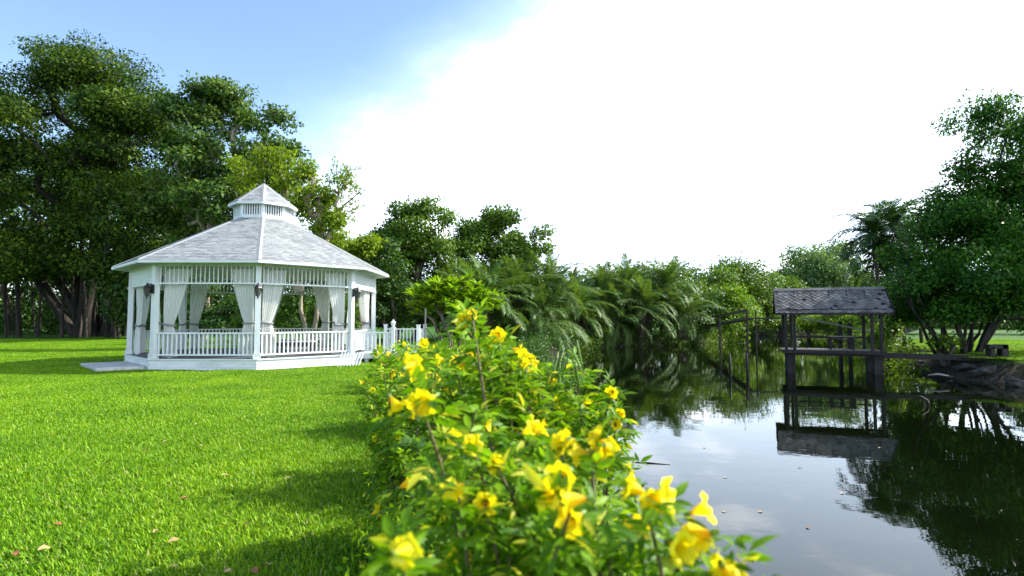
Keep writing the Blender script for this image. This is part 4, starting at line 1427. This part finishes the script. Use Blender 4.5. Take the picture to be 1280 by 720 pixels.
far_tree('bright rounded tree behind the footbridge with yellowish lower crown', 76, [(885, 355, 26, 24), (905, 372, 30, 22), (872, 372, 20, 20)], 120, 1.5, 130, .36, M['lf_mid'], 41)
far_tree('yellow-green rounded tree directly over the footbridge deck', 68, [(912, 378, 22, 16), (925, 388, 16, 12)], 70, 1.1, 110, .3, M['lf_bright'], 42)
far_tree('dull green tree between the footbridge and the haze-tinted far trees', 82, [(930, 352, 24, 22), (948, 368, 20, 22), (910, 345, 20, 16)], 120, 1.5, 120, .36, M['lf_mid'], 43)
far_tree('thin straggly tree poking up over the far shore', 88, [(956, 350, 12, 12), (962, 372, 16, 16)], 40, 1.0, 50, .34, M['lf_dark'], 44)
far_tree('tall haze-tinted pale green feathery tree above the pavilion ridge', 105, [(1005, 338, 24, 24), (1022, 352, 26, 22), (990, 355, 20, 22)], 150, 1.9, 120, .45, M['lf_far_hazed'], 45)
far_tree('tallest haze-tinted pale green tree between pavilion and slender palms', 108, [(1040, 328, 24, 20), (1062, 338, 24, 24), (1040, 358, 36, 26), (1075, 355, 22, 26)], 190, 1.9, 120, .45, M['lf_far_hazed'], 46)
far_tree('tree behind the middle of the palm row', 72, [(800, 352, 26, 16), (775, 360, 22, 18), (840, 358, 24, 18)], 110, 1.4, 110, .36, M['lf_mid'], 47)
far_tree('low tree showing above the palms under the dead stump', 74, [(705, 362, 26, 12), (735, 360, 22, 12)], 70, 1.4, 110, .34, M['lf_dark'], 48)

far_tree('mid-green tree filling the dip in the far tree line', 92, [(968, 362, 22, 18), (985, 368, 20, 16)], 90, 1.5, 110, .4, M['lf_mid'], 49)
far_tree('dark green tree behind the pavilion roof beside the slender palms', 70, [(1088, 372, 22, 20), (1062, 384, 24, 14)], 90, 1.2, 110, .34, M['lf_mid'], 50)
# low shrubs on the far shore, one by one
for k, (u, v, d, ru, rv, lb, mt) in enumerate(((905, 408, 66, 16, 10, 'low bright shrub at the landward end of the footbridge', 'lf_bright'), (945, 402, 84, 18, 12, 'low leafy shrub on the far shore under the footbridge beam', 'lf_mid'),
                                              (975, 405, 86, 16, 10, 'sunlit low shrub on the far shore left bare of trees', 'lf_bright'), (1010, 405, 84, 18, 10, 'low shrub on the far shore seen between the pavilion posts', 'lf_bright'),
                                              (1045, 404, 80, 20, 11, 'low dense shrub seen above the pavilion table', 'lf_mid'), (1075, 405, 66, 16, 12, 'shrub seen between the paired pavilion posts', 'lf_bright'))):
    bush('shrub', lb, 'shrub', d, [(u, v, ru, rv)], 40, 1.0, 70, .3, M[mt], 400 + k, 'shrubs on the far shore')

# distant woodland: one mass that closes the horizon
rg = np.random.default_rng(77)
n = 1500
th = rg.uniform(R(-62), R(62), n)
rr = rg.uniform(112, 135, n)
hh = 5.5 + 2.2 * wob(th * 20, th * 0, 1.0, 4, 9)
Cc = np.stack([rr * np.sin(th), rr * np.cos(th), rg.random(n) * np.clip(hh, 3, 11)], -1)
tag(put('distant_woodland', leaf_mesh('distant_woodland', clump_leaves(rg, Cc, rg.uniform(1.6, 3.0, n), 45, .75)), M['lf_dark']), 'dark belt of distant woodland closing the view all round', kind='stuff')
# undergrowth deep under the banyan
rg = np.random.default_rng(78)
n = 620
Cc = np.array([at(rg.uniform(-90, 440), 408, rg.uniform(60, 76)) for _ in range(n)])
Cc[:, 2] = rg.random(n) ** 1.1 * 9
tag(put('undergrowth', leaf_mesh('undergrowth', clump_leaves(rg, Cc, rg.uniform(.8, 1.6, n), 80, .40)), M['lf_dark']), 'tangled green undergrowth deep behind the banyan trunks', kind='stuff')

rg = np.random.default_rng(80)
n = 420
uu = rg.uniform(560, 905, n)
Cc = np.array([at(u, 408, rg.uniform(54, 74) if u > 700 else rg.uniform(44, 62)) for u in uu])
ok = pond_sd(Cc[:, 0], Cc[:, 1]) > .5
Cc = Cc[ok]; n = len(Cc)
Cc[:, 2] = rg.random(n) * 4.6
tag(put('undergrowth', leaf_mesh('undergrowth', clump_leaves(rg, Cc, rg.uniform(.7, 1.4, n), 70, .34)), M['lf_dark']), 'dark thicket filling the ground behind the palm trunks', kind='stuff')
# plants overhanging the waterline of the far shore
sh = []
for i in range(7, 20):
    a, b_ = POND[i], POND[i + 1]
    for t_ in np.arange(0, 1, .45 / np.linalg.norm(b_ - a)): sh.append(a + (b_ - a) * t_)
sh = np.array(sh); sh = np.repeat(sh, 2, 0) + rg.normal(size=(len(sh) * 2, 2)) * .35
Cc = np.stack([sh[:, 0], sh[:, 1], WATER_Z + rg.random(len(sh)) ** 1.3 * 1.5], -1)
sh2 = np.concatenate([np.linspace(POND[i], POND[i + 1], 26) for i in range(4, 8)])
sh2 = np.repeat(sh2, 3, 0) + rg.normal(size=(len(sh2) * 3, 2)) * .3 - np.array([.25, 0])
Cc2 = np.stack([sh2[:, 0], sh2[:, 1], WATER_Z + .1 + rg.random(len(sh2)) ** 1.2 * 1.5], -1)
tag(put('shore_plants', leaf_mesh('shore_plants', clump_leaves(rg, Cc2, rg.uniform(.25, .5, len(sh2)), 60, .12, .8, .45)), M['lf_dark']), 'dark small-leaved weeds covering the bank between the bushes and the palms', kind='stuff')
tag(put('shore_plants', leaf_mesh('shore_plants', clump_leaves(rg, Cc, rg.uniform(.3, .65, len(sh)), 45, .22, .8, .35)), M['lf_mid']), 'ragged low plants overhanging the waterline of the far shore', kind='stuff')

# more left trees behind the banyan
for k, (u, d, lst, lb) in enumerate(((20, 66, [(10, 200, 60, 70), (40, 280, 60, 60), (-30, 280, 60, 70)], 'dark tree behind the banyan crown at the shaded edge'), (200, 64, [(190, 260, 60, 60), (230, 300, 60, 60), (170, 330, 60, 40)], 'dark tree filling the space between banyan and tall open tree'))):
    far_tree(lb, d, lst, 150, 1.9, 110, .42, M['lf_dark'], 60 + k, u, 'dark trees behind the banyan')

# ------------------------------------------------------------------ right bank
RD = 29.0
base = on_z(1203, 441)
base[2] = float(ground_z(base[0], base[1])) - .2
RD = base[1]
rgr = np.random.default_rng(12)
trs = []
for k in range(17):
    a = rgr.uniform(-1, 1)
    b0 = base + np.array([a * .95, rgr.uniform(-.5, .5), 0])
    tp = at(1203 + a * 75 + rgr.normal() * 8, rgr.uniform(345, 375), RD + rgr.uniform(-1.2, 1.2))
    trs.append(trunk_line(b0, tp, rgr, 5, .05))
lob = plobes(RD, [(1252, 172, 46, 36), (1300, 180, 50, 50), (1240, 232, 62, 36), (1202, 270, 44, 34), (1250, 290, 75, 50), (1176, 322, 42, 36), (1320, 280, 80, 90), (1230, 350, 72, 40, -1), (1156, 350, 26, 30), (1165, 380, 24, 14), (1285, 378, 46, 22, -1.5), (1345, 375, 70, 40), (1215, 150, 12, 10), (1138, 372, 24, 22, 2), (1148, 392, 20, 12, 2), (1172, 380, 34, 12, -1), (1232, 376, 40, 12, -1)])
rt = tree('bushy_tree', 'large dark bushy tree with many splayed stems on the right bank', 'tree', base, trs, lob, 640, .7, 190, .16, M['lf_right'], M['dark_bark'], 26, .17, .014, flat=.7)
bush('understory_tree', 'dark tree standing between the slender palms and the bushy tree', 'tree', 41, [(1146, 345, 22, 30), (1118, 382, 22, 18), (1142, 378, 28, 26)], 90, .7, 120, .22, M['lf_right'], 36, stems=3)
bush('understory_tree', 'dark shade tree behind the splayed stems on the right bank lawn', 'tree', 62, [(1180, 372, 60, 24), (1260, 368, 60, 28), (1120, 380, 30, 16), (1320, 350, 50, 56)], 130, 1.2, 110, .3, M['lf_dark'], 37, stems=4)
bush('shrub', 'bright green shrub on the bank beside the pavilion', 'shrub', 35, [(1110, 413, 15, 13), (1104, 424, 12, 7), (1112, 400, 8, 6)], 60, .32, 60, .16, M['lf_bright'], 38)
bush('shrub', 'wispy low shrub at the foot of the splayed stems', 'shrub', 27.8, [(1180, 428, 10, 8)], 26, .3, 28, .17, M['lf_mid'], 39)


def rock_mesh(seed):
    import bmesh
    bm = bmesh.new(); bmesh.ops.create_icosphere(bm, subdivisions=2, radius=1)
    rg = random.Random(seed)
    sx = [rg.uniform(0, 6) for _ in range(6)]
    for v in bm.verts:
        c = v.co
        k = 1 + .18 * math.sin(c.x * 3 + sx[0]) * math.cos(c.y * 2.5 + sx[1]) + .12 * math.sin(c.z * 5 + sx[2] + c.x * 4)
        v.co = Vector((c.x * k, c.y * k, c.z * k * .6))
    me = bpy.data.meshes.new('rock'); bm.to_mesh(me); bm.free()
    me.materials.append(M['rock'])
    return me


rms = [rock_mesh(k) for k in range(4)]
rr_ = random.Random(9)
for k in range(26):
    u = rr_.uniform(1102, 1290); v = 455 + (u - 1102) * .16 + rr_.uniform(-9, 7)
    p = on_z(u, v, -.75)
    z = float(ground_z(p[0], p[1])); s = rr_.uniform(.14, .42)
    tag(put('rock', rms[k % 4], None, None, (p[0], p[1], z + s * .12), (rr_.uniform(-.3, .3), rr_.uniform(-.3, .3), rr_.uniform(0, 6)), (s * 1.3, s, s)), 'dark rounded rock on the muddy right bank below the beam', 'rock', 'rocks on the muddy right bank')
for k in range(12):
    p = on_z(rr_.uniform(1108, 1158), rr_.uniform(434, 441), 0.0)
    z = float(ground_z(p[0], p[1])); s = rr_.uniform(.1, .26)
    tag(put('rock', rms[k % 4], None, None, (p[0], p[1], z + s * .15), (0, 0, rr_.uniform(0, 6)), (s * 1.6, s, s * .7)), 'brown stone in the rubble heap between the shrub and the beam', 'rock', 'rubble heap stones on the right bank')
p = on_z(1237, 473, -.6)
pts = [(p[0] + 1.0 * math.cos(q), p[1] + .5 * math.sin(q), float(ground_z(p[0] + 1.0 * math.cos(q), p[1] + .5 * math.sin(q))) + .06) for q in np.linspace(.6, 4.2, 12)]
tag(put('fallen_branch', MB().tube(pts, list(np.linspace(.05, .02, 12)), 6).mesh('fallen_branch', True), M['pale_wood']), 'pale curved fallen branch lying on the muddy right bank', 'branch')
a_, b_ = on_z(1160, 469, -.7), on_z(1186, 470, -.7)
tag(put('fallen_branch', MB().tube([a_, (a_ + b_) / 2 + np.array([0, 0, .06]), b_], [.03, .05, .03], 6).mesh('fallen_branch', True), M['pale_wood']), 'short straight pale log at the waterline under the beam', 'branch')

# ------------------------------------------------------------------ flowering trumpet bushes in front
def trumpet_mesh(seed):
    rg = random.Random(seed)
    prof = [(.0022, 0), (.0035, .006), (.0042, .012), (.008, .022), (.0115, .032), (.0135, .041), (.018, .047), (.0245, .0505), (.029, .0500)]
    K = 30
    V, F = [], []
    ph = rg.uniform(0, 6)
    for i, (r, z) in enumerate(prof):
        f = max(0, (i - 4) / 4)
        for j in range(K):
            q = 2 * PI * j / K
            lobe = abs(math.cos(2.5 * q + ph))
            rr_ = r * (1 + f * .28 * (lobe - .55)) * (1 + .06 * f * math.sin(9 * q + ph))
            zz = z + f * (.004 * math.sin(7 * q + ph * 2) - .010 * (1 - lobe) * f + .002 * math.sin(q + ph))
            V.append((rr_ * math.cos(q), rr_ * math.sin(q), zz))
    n = len(prof)
    for i in range(n - 1):
        for j in range(K):
            F.append((i * K + j, i * K + (j + 1) % K, (i + 1) * K + (j + 1) % K, (i + 1) * K + j))
    base_n = len(F)
    k0 = len(V)
    for r, z in ((.0045, -.004), (.0055, .002), (.005, .009)):
        for j in range(8):
            V.append((r * math.cos(j * PI / 4), r * math.sin(j * PI / 4), z))
    for i in range(2):
        for j in range(8):
            F.append((k0 + i * 8 + j, k0 + i * 8 + (j + 1) % 8, k0 + (i + 1) * 8 + (j + 1) % 8, k0 + (i + 1) * 8 + j))
    me = bpy.data.meshes.new('flower'); me.from_pydata(V, [], F)
    me.polygons.foreach_set('use_smooth', [True] * len(F))
    me.polygons.foreach_set('material_index', [0] * base_n + [1] * (len(F) - base_n))
    me.materials.append(M['petal']); me.materials.append(M['calyx'])
    return me


TRM = [trumpet_mesh(k) for k in range(4)]


class Leaflets:
    def __init__(self): self.b, self.d, self.n, self.l, self.w = [], [], [], [], []

    def add(self, b, d, n, l, w):
        self.b.append(b); self.d.append(d); self.n.append(n); self.l.append(l); self.w.append(w)

    def mesh(self, name):
        B, D, N = np.array(self.b), np.array(self.d), np.array(self.n)
        L, W = np.array(self.l)[:, None], np.array(self.w)[:, None]
        D /= np.linalg.norm(D, axis=1, keepdims=True)
        S = np.cross(D, N); S /= np.linalg.norm(S, axis=1, keepdims=True) + 1e-9
        N = np.cross(S, D)
        m1 = B + D * L * .35; m2 = B + D * L * .7 - N * L * .05; tip = B + D * L - N * L * .16
        v = np.stack([B, m1, m2, tip, m1 + S * W * .5 + N * W * .16, m2 + S * W * .36 + N * W * .1, m1 - S * W * .5 + N * W * .16, m2 - S * W * .36 + N * W * .1], 1).reshape(-1, 3)
        k = len(B); o = np.arange(k)[:, None] * 8
        tri = np.concatenate([o + np.array([[0, 4, 1]]), o + np.array([[5, 3, 2]]), o + np.array([[0, 1, 6]]), o + np.array([[7, 2, 3]])])
        qd = np.concatenate([o + np.array([[1, 4, 5, 2]]), o + np.array([[1, 2, 7, 6]])])
        return mesh_np(name, v, [tri, qd], True)


def bez(a, c, b, t):
    return a * (1 - t) ** 2 + c * 2 * t * (1 - t) + b * t ** 2


def trumpet_bush(label, base, tips, seed, leafscale=1.0, flowers=(), leaf_from=.35, density=1.0):
    """tips: list of shoot tips; flowers: list of (tip, n, spread, open direction)"""
    rg = np.random.default_rng(seed)
    base = np.array(base, float); base[2] = float(ground_z(base[0], base[1])) - .03
    t = thing('trumpet_bush', label, 'flowering shrub', tuple(base), 'yellow trumpet bushes along the bank')
    stems = MB(); lf = Leaflets()
    shoots = [(np.array(q, float), False) for q in tips] + [(np.array(f[0], float), True) for f in flowers]
    for tip, fl in shoots:
        a = base + rg.normal(size=3) * np.array([.10, .10, 0])
        ln = np.linalg.norm(tip - a)
        c = a * .45 + tip * .55 + np.array([rg.normal() * .08 * ln, rg.normal() * .08 * ln, .16 * ln])
        T = np.linspace(0, 1, 9)
        pts = [bez(a, c, tip, x) for x in T]
        stems.tube(pts, list(np.linspace(.011, .0022, 9) * (.7 + .3 * ln)), 5, False)
        npair = max(4, int(ln * (1 - leaf_from) / (.065 * leafscale) * density))
        for k in range(npair):
            x = leaf_from + (1 - leaf_from) * (k + .5) / npair
            p = bez(a, c, tip, x)
            ax_ = bez(a, c, tip, min(1, x + .02)) - bez(a, c, tip, x - .02); ax_ /= np.linalg.norm(ax_)
            sd_ = np.cross(ax_, rg.normal(size=3)); sd_ /= np.linalg.norm(sd_)
            for s in (-1, 1):
                if rg.random() < .12: continue
                d = sd_ * s * .8 + ax_ * .45 + np.array([0, 0, .15]) + rg.normal(size=3) * .15
                d /= np.linalg.norm(d)
                up = np.array([0, 0, 1.0]) - d * d[2] + rg.normal(size=3) * .25
                w = np.cross(d, up); w /= np.linalg.norm(w)
                rl = .12 * leafscale * rg.uniform(.7, 1.2)
                nl = rg.integers(2, 5)
                for q in range(nl):
                    y = (q + .9) / (nl + .3)
                    pp = p + d * rl * y - np.array([0, 0, rl * .25 * y * y])
                    L = .072 * leafscale * rg.uniform(.75, 1.2)
                    for s2 in (-1, 1):
                        lf.add(pp, w * s2 * .85 + d * .6 - np.array([0, 0, .28]) + rg.normal(size=3) * .12, up + rg.normal(size=3) * .2, L, L * .33)
                lf.add(p + d * rl - np.array([0, 0, rl * .25]), d - np.array([0, 0, .4]), up, .085 * leafscale * rg.uniform(.8, 1.2), .028 * leafscale)
    put('stem', stems.mesh('stem', True), M['stem'], t)
    put('foliage', lf.mesh('foliage'), M['lf_trumpet'], t)['kind'] = 'stuff'
    for f in flowers:
        tip, n, spread = np.array(f[0], float), f[1], f[2]
        for k in range(n):
            off = rg.normal(size=3) * spread if n > 1 else np.zeros(3)
            az = rg.uniform(0, 2 * PI); el = rg.uniform(-.5, .5)
            d = np.array([math.cos(az) * math.cos(el), math.sin(az) * math.cos(el), math.sin(el)])
            d = d + np.array([0, -.55, 0]) + off * 8
            d /= np.linalg.norm(d)
            s = rg.uniform(.66, .92)
            pos = tip + off - d * .03
            put('flower', TRM[rg.integers(0, 4)], None, t, tuple(pos), tuple(Vector(d).to_track_quat('Z', 'Y').to_euler()), (s, s, s))
    return t


rgb = np.random.default_rng(91)


def fill(n, boxes):
    """random shoot tips: boxes of (u0, u1, v0, v1, d0, d1) in the picture"""
    res = []
    ws = np.array([(b[1] - b[0]) * (b[3] - b[2]) for b in boxes], float)
    for k in rgb.choice(len(boxes), n, p=ws / ws.sum()):
        b = boxes[k]
        res.append(at(rgb.uniform(b[0], b[1]), rgb.uniform(b[2], b[3]), rgb.uniform(b[4], b[5])))
    return res


def fl(*a): return [(at(u, v, d), n, s) for (u, v, d, n, s) in a]


# nearest bush, whose blurred flowers lean towards the pond
trumpet_bush('nearest trumpet bush with large soft yellow blooms leaning over the water', (.14, 1.2, 0),
             fill(11, [(580, 700, 630, 740, .9, 1.3), (690, 800, 660, 740, .9, 1.2), (620, 740, 580, 640, 1.0, 1.4), (820, 890, 705, 740, .85, 1.0)]), 501, .56,
             fl((712, 642, .85, 3, .018), (704, 594, .98, 1, 0), (806, 624, .92, 3, .018), (790, 656, 1.1, 2, .012), (866, 668, .88, 3, .018), (905, 706, .82, 2, .012), (590, 556, 1.12, 1, 0), (620, 580, 1.12, 1, 0), (572, 612, 1.05, 1, 0), (607, 630, 1.05, 1, 0), (505, 690, .72, 1, 0), (738, 562, 1.15, 5, .022), (705, 552, 1.2, 2, .015), (590, 690, 1.3, 2, .015), (733, 676, 1.5, 2, .015), (840, 690, 1.0, 0, 0), (760, 640, 1.0, 0, 0), (690, 650, 1.0, 0, 0)), leaf_from=.62)
# second bush with the flower cluster over the lawn side
trumpet_bush('trumpet bush holding a tight flower cluster out over the lawn', (-.2, 1.75, 0),
             fill(11, [(500, 560, 560, 640, 1.3, 1.8), (560, 690, 500, 600, 1.4, 2.0), (540, 600, 620, 720, 1.3, 1.8), (640, 730, 540, 610, 1.4, 1.9)]), 502, .62,
             fl((523, 498, 1.12, 5, .022), (663, 540, 1.3, 2, .015), (570, 545, 1.4, 2, .015), (610, 530, 1.6, 1, 0), (560, 690, 1.5, 2, .015), (640, 590, 1.7, 1, 0), (508, 605, 1.7, 1, 0)), leaf_from=.55)
# tallest bush in the middle
trumpet_bush('tallest trumpet bush, its top flowers level with the gazebo railing', (.0, 2.5, 0),
             fill(20, [(565, 615, 430, 520, 1.8, 2.4), (600, 690, 455, 540, 1.9, 2.6), (540, 580, 465, 540, 1.9, 2.6), (660, 715, 490, 560, 2.0, 2.6), (560, 660, 520, 600, 2.0, 2.8)]), 503, .68,
             fl((590, 393, 1.9, 1, 0), (574, 404, 1.9, 2, .014), (578, 442, 2.1, 3, .025), (548, 438, 2.2, 2, .02), (604, 446, 2.1, 2, .02), (622, 427, 2.0, 2, .016), (640, 444, 2.0, 4, .03), (655, 450, 2.0, 4, .028), (596, 470, 2.3, 1, 0), (572, 462, 2.3, 2, .02), (697, 503, 2.4, 1, 0), (690, 475, 2.3, 1, 0), (650, 480, 2.4, 1, 0), (560, 480, 2.3, 2, .02), (545, 470, 2.6, 2, .02), (535, 500, 2.4, 1, 0), (620, 500, 2.4, 1, 0), (632, 460, 2.2, 2, .02), (600, 520, 2.2, 1, 0), (675, 520, 2.2, 1, 0), (612, 475, 2.3, 2, .02), (585, 500, 2.3, 1, 0), (645, 505, 2.3, 2, .02), (530, 470, 2.6, 2, .02), (665, 470, 2.2, 2, .02), (555, 515, 2.4, 1, 0)), leaf_from=.5)
# the long branches reaching over the pond
trumpet_bush('trumpet bush with long bending branches reaching out over the pond', (.4, 2.9, 0),
             fill(11, [(690, 735, 450, 540, 2.2, 2.9), (720, 770, 490, 555, 2.2, 2.7), (700, 730, 455, 480, 2.3, 2.6), (660, 720, 520, 600, 2.3, 3.0)]), 504, .7,
             fl((766, 489, 2.3, 1, 0), (772, 520, 2.3, 2, .012), (770, 531, 2.3, 1, 0), (783, 586, 2.5, 1, 0), (733, 505, 2.5, 1, 0), (738, 515, 2.5, 1, 0)), leaf_from=.68)
PODM = MB().tube([(0, 0, 0), (.004, 0, -.04), (-.002, .003, -.09), (.003, 0, -.13)], [.002, .0042, .004, .0015], 5).mesh('seed_pod', True)
pb = bpy.data.objects['trumpet_bush.003']
rp_ = random.Random(6)
stk = [at(688, 470, 2.3), at(696, 445, 2.3), at(704, 428, 2.3), at(716, 420, 2.3)]
put('bean_stalk', MB().tube(stk, [.004, .0035, .003, .0015], 5).mesh('bean_stalk', True), M['calyx'], pb)
for k in range(11):
    q = stk[1 + k % 3] * rp_.uniform(.97, 1.03)
    put('seed_pod', PODM, M['calyx'], pb, tuple(at(rp_.uniform(692, 722), rp_.uniform(424, 455), 2.3)), (rp_.uniform(-.6, .6), rp_.uniform(-.6, .6), rp_.uniform(0, 6)))
# further bushes along the bank
trumpet_bush('fine-leaved trumpet bush bulging onto the lawn with a few small flowers', (-.75, 4.4, 0),
             fill(56, [(475, 530, 485, 550, 3.7, 4.6), (510, 580, 460, 530, 3.8, 4.8), (505, 560, 540, 610, 3.4, 4.4), (540, 620, 480, 560, 3.8, 4.8)]), 505, .75,
             fl((466, 488, 4.1, 1, 0), (452, 478, 4.2, 1, 0), (502, 471, 4.2, 1, 0), (488, 462, 4.2, 2, .03), (470, 548, 3.9, 1, 0), (497, 545, 3.8, 1, 0), (478, 455, 4.4, 2, .03), (530, 455, 4.5, 2, .03)), leaf_from=.3)
trumpet_bush('trumpet bush behind the tallest one with scattered small flowers', (-.9, 6.2, 0),
             fill(60, [(490, 560, 445, 500, 5.4, 6.6), (540, 640, 450, 500, 5.4, 6.6), (600, 690, 465, 520, 5.2, 6.6)]), 506, .95,
             fl((500, 441, 5.8, 2, .03), (520, 447, 5.8, 2, .03), (545, 437, 5.9, 2, .03), (620, 470, 5.6, 1, 0), (508, 435, 6.0, 2, .03), (470, 445, 6.0, 2, .03)))
trumpet_bush('trumpet bush halfway along the bank towards the walkway', (-1.7, 9.0, 0),
             fill(60, [(480, 560, 440, 475, 8.2, 9.8), (540, 640, 440, 485, 8.2, 9.6)]), 507, 1.1,
             fl((480, 440, 8.8, 3, .05), (495, 436, 8.8, 3, .05), (530, 436, 9.0, 2, .05)), density=.9)
trumpet_bush('farthest trumpet bush in front of the walkway', (-2.6, 13.5, 0),
             fill(60, [(475, 560, 435, 455, 12.5, 14.5), (530, 630, 435, 460, 12.5, 14.5)]), 508, 1.4,
             fl((470, 438, 13, 3, .07), (505, 432, 13, 3, .07)), density=.9)
trumpet_bush('low trumpet bush rooted in the bank at the water edge', (.5, 5.6, 0),
             fill(30, [(620, 690, 520, 600, 4.6, 5.8), (590, 680, 560, 640, 4.2, 5.4)]), 509, .8, fl((690, 545, 5, 1, 0)))
trumpet_bush('leafy trumpet bush filling the shade under the nearest blooms', (-.3, 2.6, 0),
             fill(26, [(520, 570, 620, 740, 2.0, 2.8), (550, 680, 640, 740, 2.0, 2.8), (640, 700, 660, 740, 2.0, 2.6)]), 510, .5, fl((590, 700, 2.2, 3, .02), (470, 640, 2.3, 1, 0), (480, 668, 2.2, 2, .02)), leaf_from=.2)

# weeds filling the bank under the bushes
rg = np.random.default_rng(79)
n = 900
yy = 1.1 + 16 * rg.random(n) ** 1.5
xx = -.25 * yy + .1 + rg.random(n) * (.9 + .25 * yy)
ok = pond_sd(xx, yy) > -.1
xx, yy = xx[ok], yy[ok]
Cc = np.stack([xx, yy, ground_z(xx, yy) + rg.uniform(.05, .6, len(xx))], -1)
tag(put('bank_weeds', leaf_mesh('bank_weeds', clump_leaves(rg, Cc, rg.uniform(.12, .26, len(xx)), 110, .05, .8, .4)), M['lf_trumpet']), 'low tangled weeds covering the bank under the flowering bushes', kind='stuff')

# ------------------------------------------------------------------ fallen leaves on the lawn
def dead_leaf(seed):
    rg = random.Random(seed)
    V, F = [], []
    n = 7
    for i in range(n):
        t = i / (n - 1)
        w = .028 * math.sin(PI * min(1, t * .93 + .05)) ** .8
        z = .012 * math.sin(t * PI) + rg.uniform(0, .004)
        for s in (-1, 0, 1):
            V.append((t * .085 - .042, s * w, z + abs(s) * .010 + .006 * s * rg.uniform(-1, 1)))
    for i in range(n - 1):
        for j in range(2):
            F.append((i * 3 + j, (i + 1) * 3 + j, (i + 1) * 3 + j + 1, i * 3 + j + 1))
    me = bpy.data.meshes.new('fallen_leaf'); me.from_pydata(V, [], F)
    me.polygons.foreach_set('use_smooth', [True] * len(F))
    return me


dl = {c: [dead_leaf(k + 9 * j) for k in range(3)] for j, c in enumerate(('tan', 'brown'))}
rd = random.Random(3)
for k, (u, v, c) in enumerate(((217, 709, 'tan'), (335, 706, 'tan'), (308, 655, 'brown'), (230, 623, 'brown'), (196, 664, 'tan'), (217, 676, 'tan'), (285, 714, 'tan'), (318, 714, 'brown'), (180, 562, 'brown'), (207, 552, 'tan'), (253, 557, 'tan'), (281, 594, 'tan'), (20, 692, 'brown'), (55, 686, 'tan'), (135, 578, 'tan'), (360, 598, 'tan'), (388, 668, 'tan'), (245, 530, 'tan'), (72, 655, 'brown'), (440, 590, 'tan'))):
    p = on_z(u, v, .05)
    s = .6 + .35 * rd.random()
    o = put('fallen_leaf', dl[c][k % 3], M['leaf_' + c], None, (p[0], p[1], .045), (rd.uniform(-.35, .35), rd.uniform(-.35, .35), rd.uniform(0, 6.3)), (s, s, s))
    tag(o, 'pale tan fallen leaf lying on the sunny lawn' if c == 'tan' else 'dark brown fallen leaf lying on the lawn', 'leaf', c + ' fallen leaves on the lawn')

# a few leaves afloat on the pond
for k, (u, v, c) in enumerate(((905, 640, 'tan'), (950, 640, 'tan'), (1052, 617, 'tan'), (906, 597, 'tan'), (1010, 660, 'brown'), (880, 560, 'brown'), (940, 700, 'tan'), (1100, 560, 'tan'), (862, 520, 'tan'), (1000, 585, 'brown'))):
    p = on_z(u, v, WATER_Z)
    o = put('floating_leaf', dl[c][k % 3], M['leaf_' + c], None, (p[0], p[1], WATER_Z + .002), (0, 0, rd.uniform(0, 6.3)), (.8, .8, .5))
    tag(o, ('pale tan' if c == 'tan' else 'dark brown') + ' leaf floating on the open pond water', 'leaf', c + ' leaves floating on the pond')
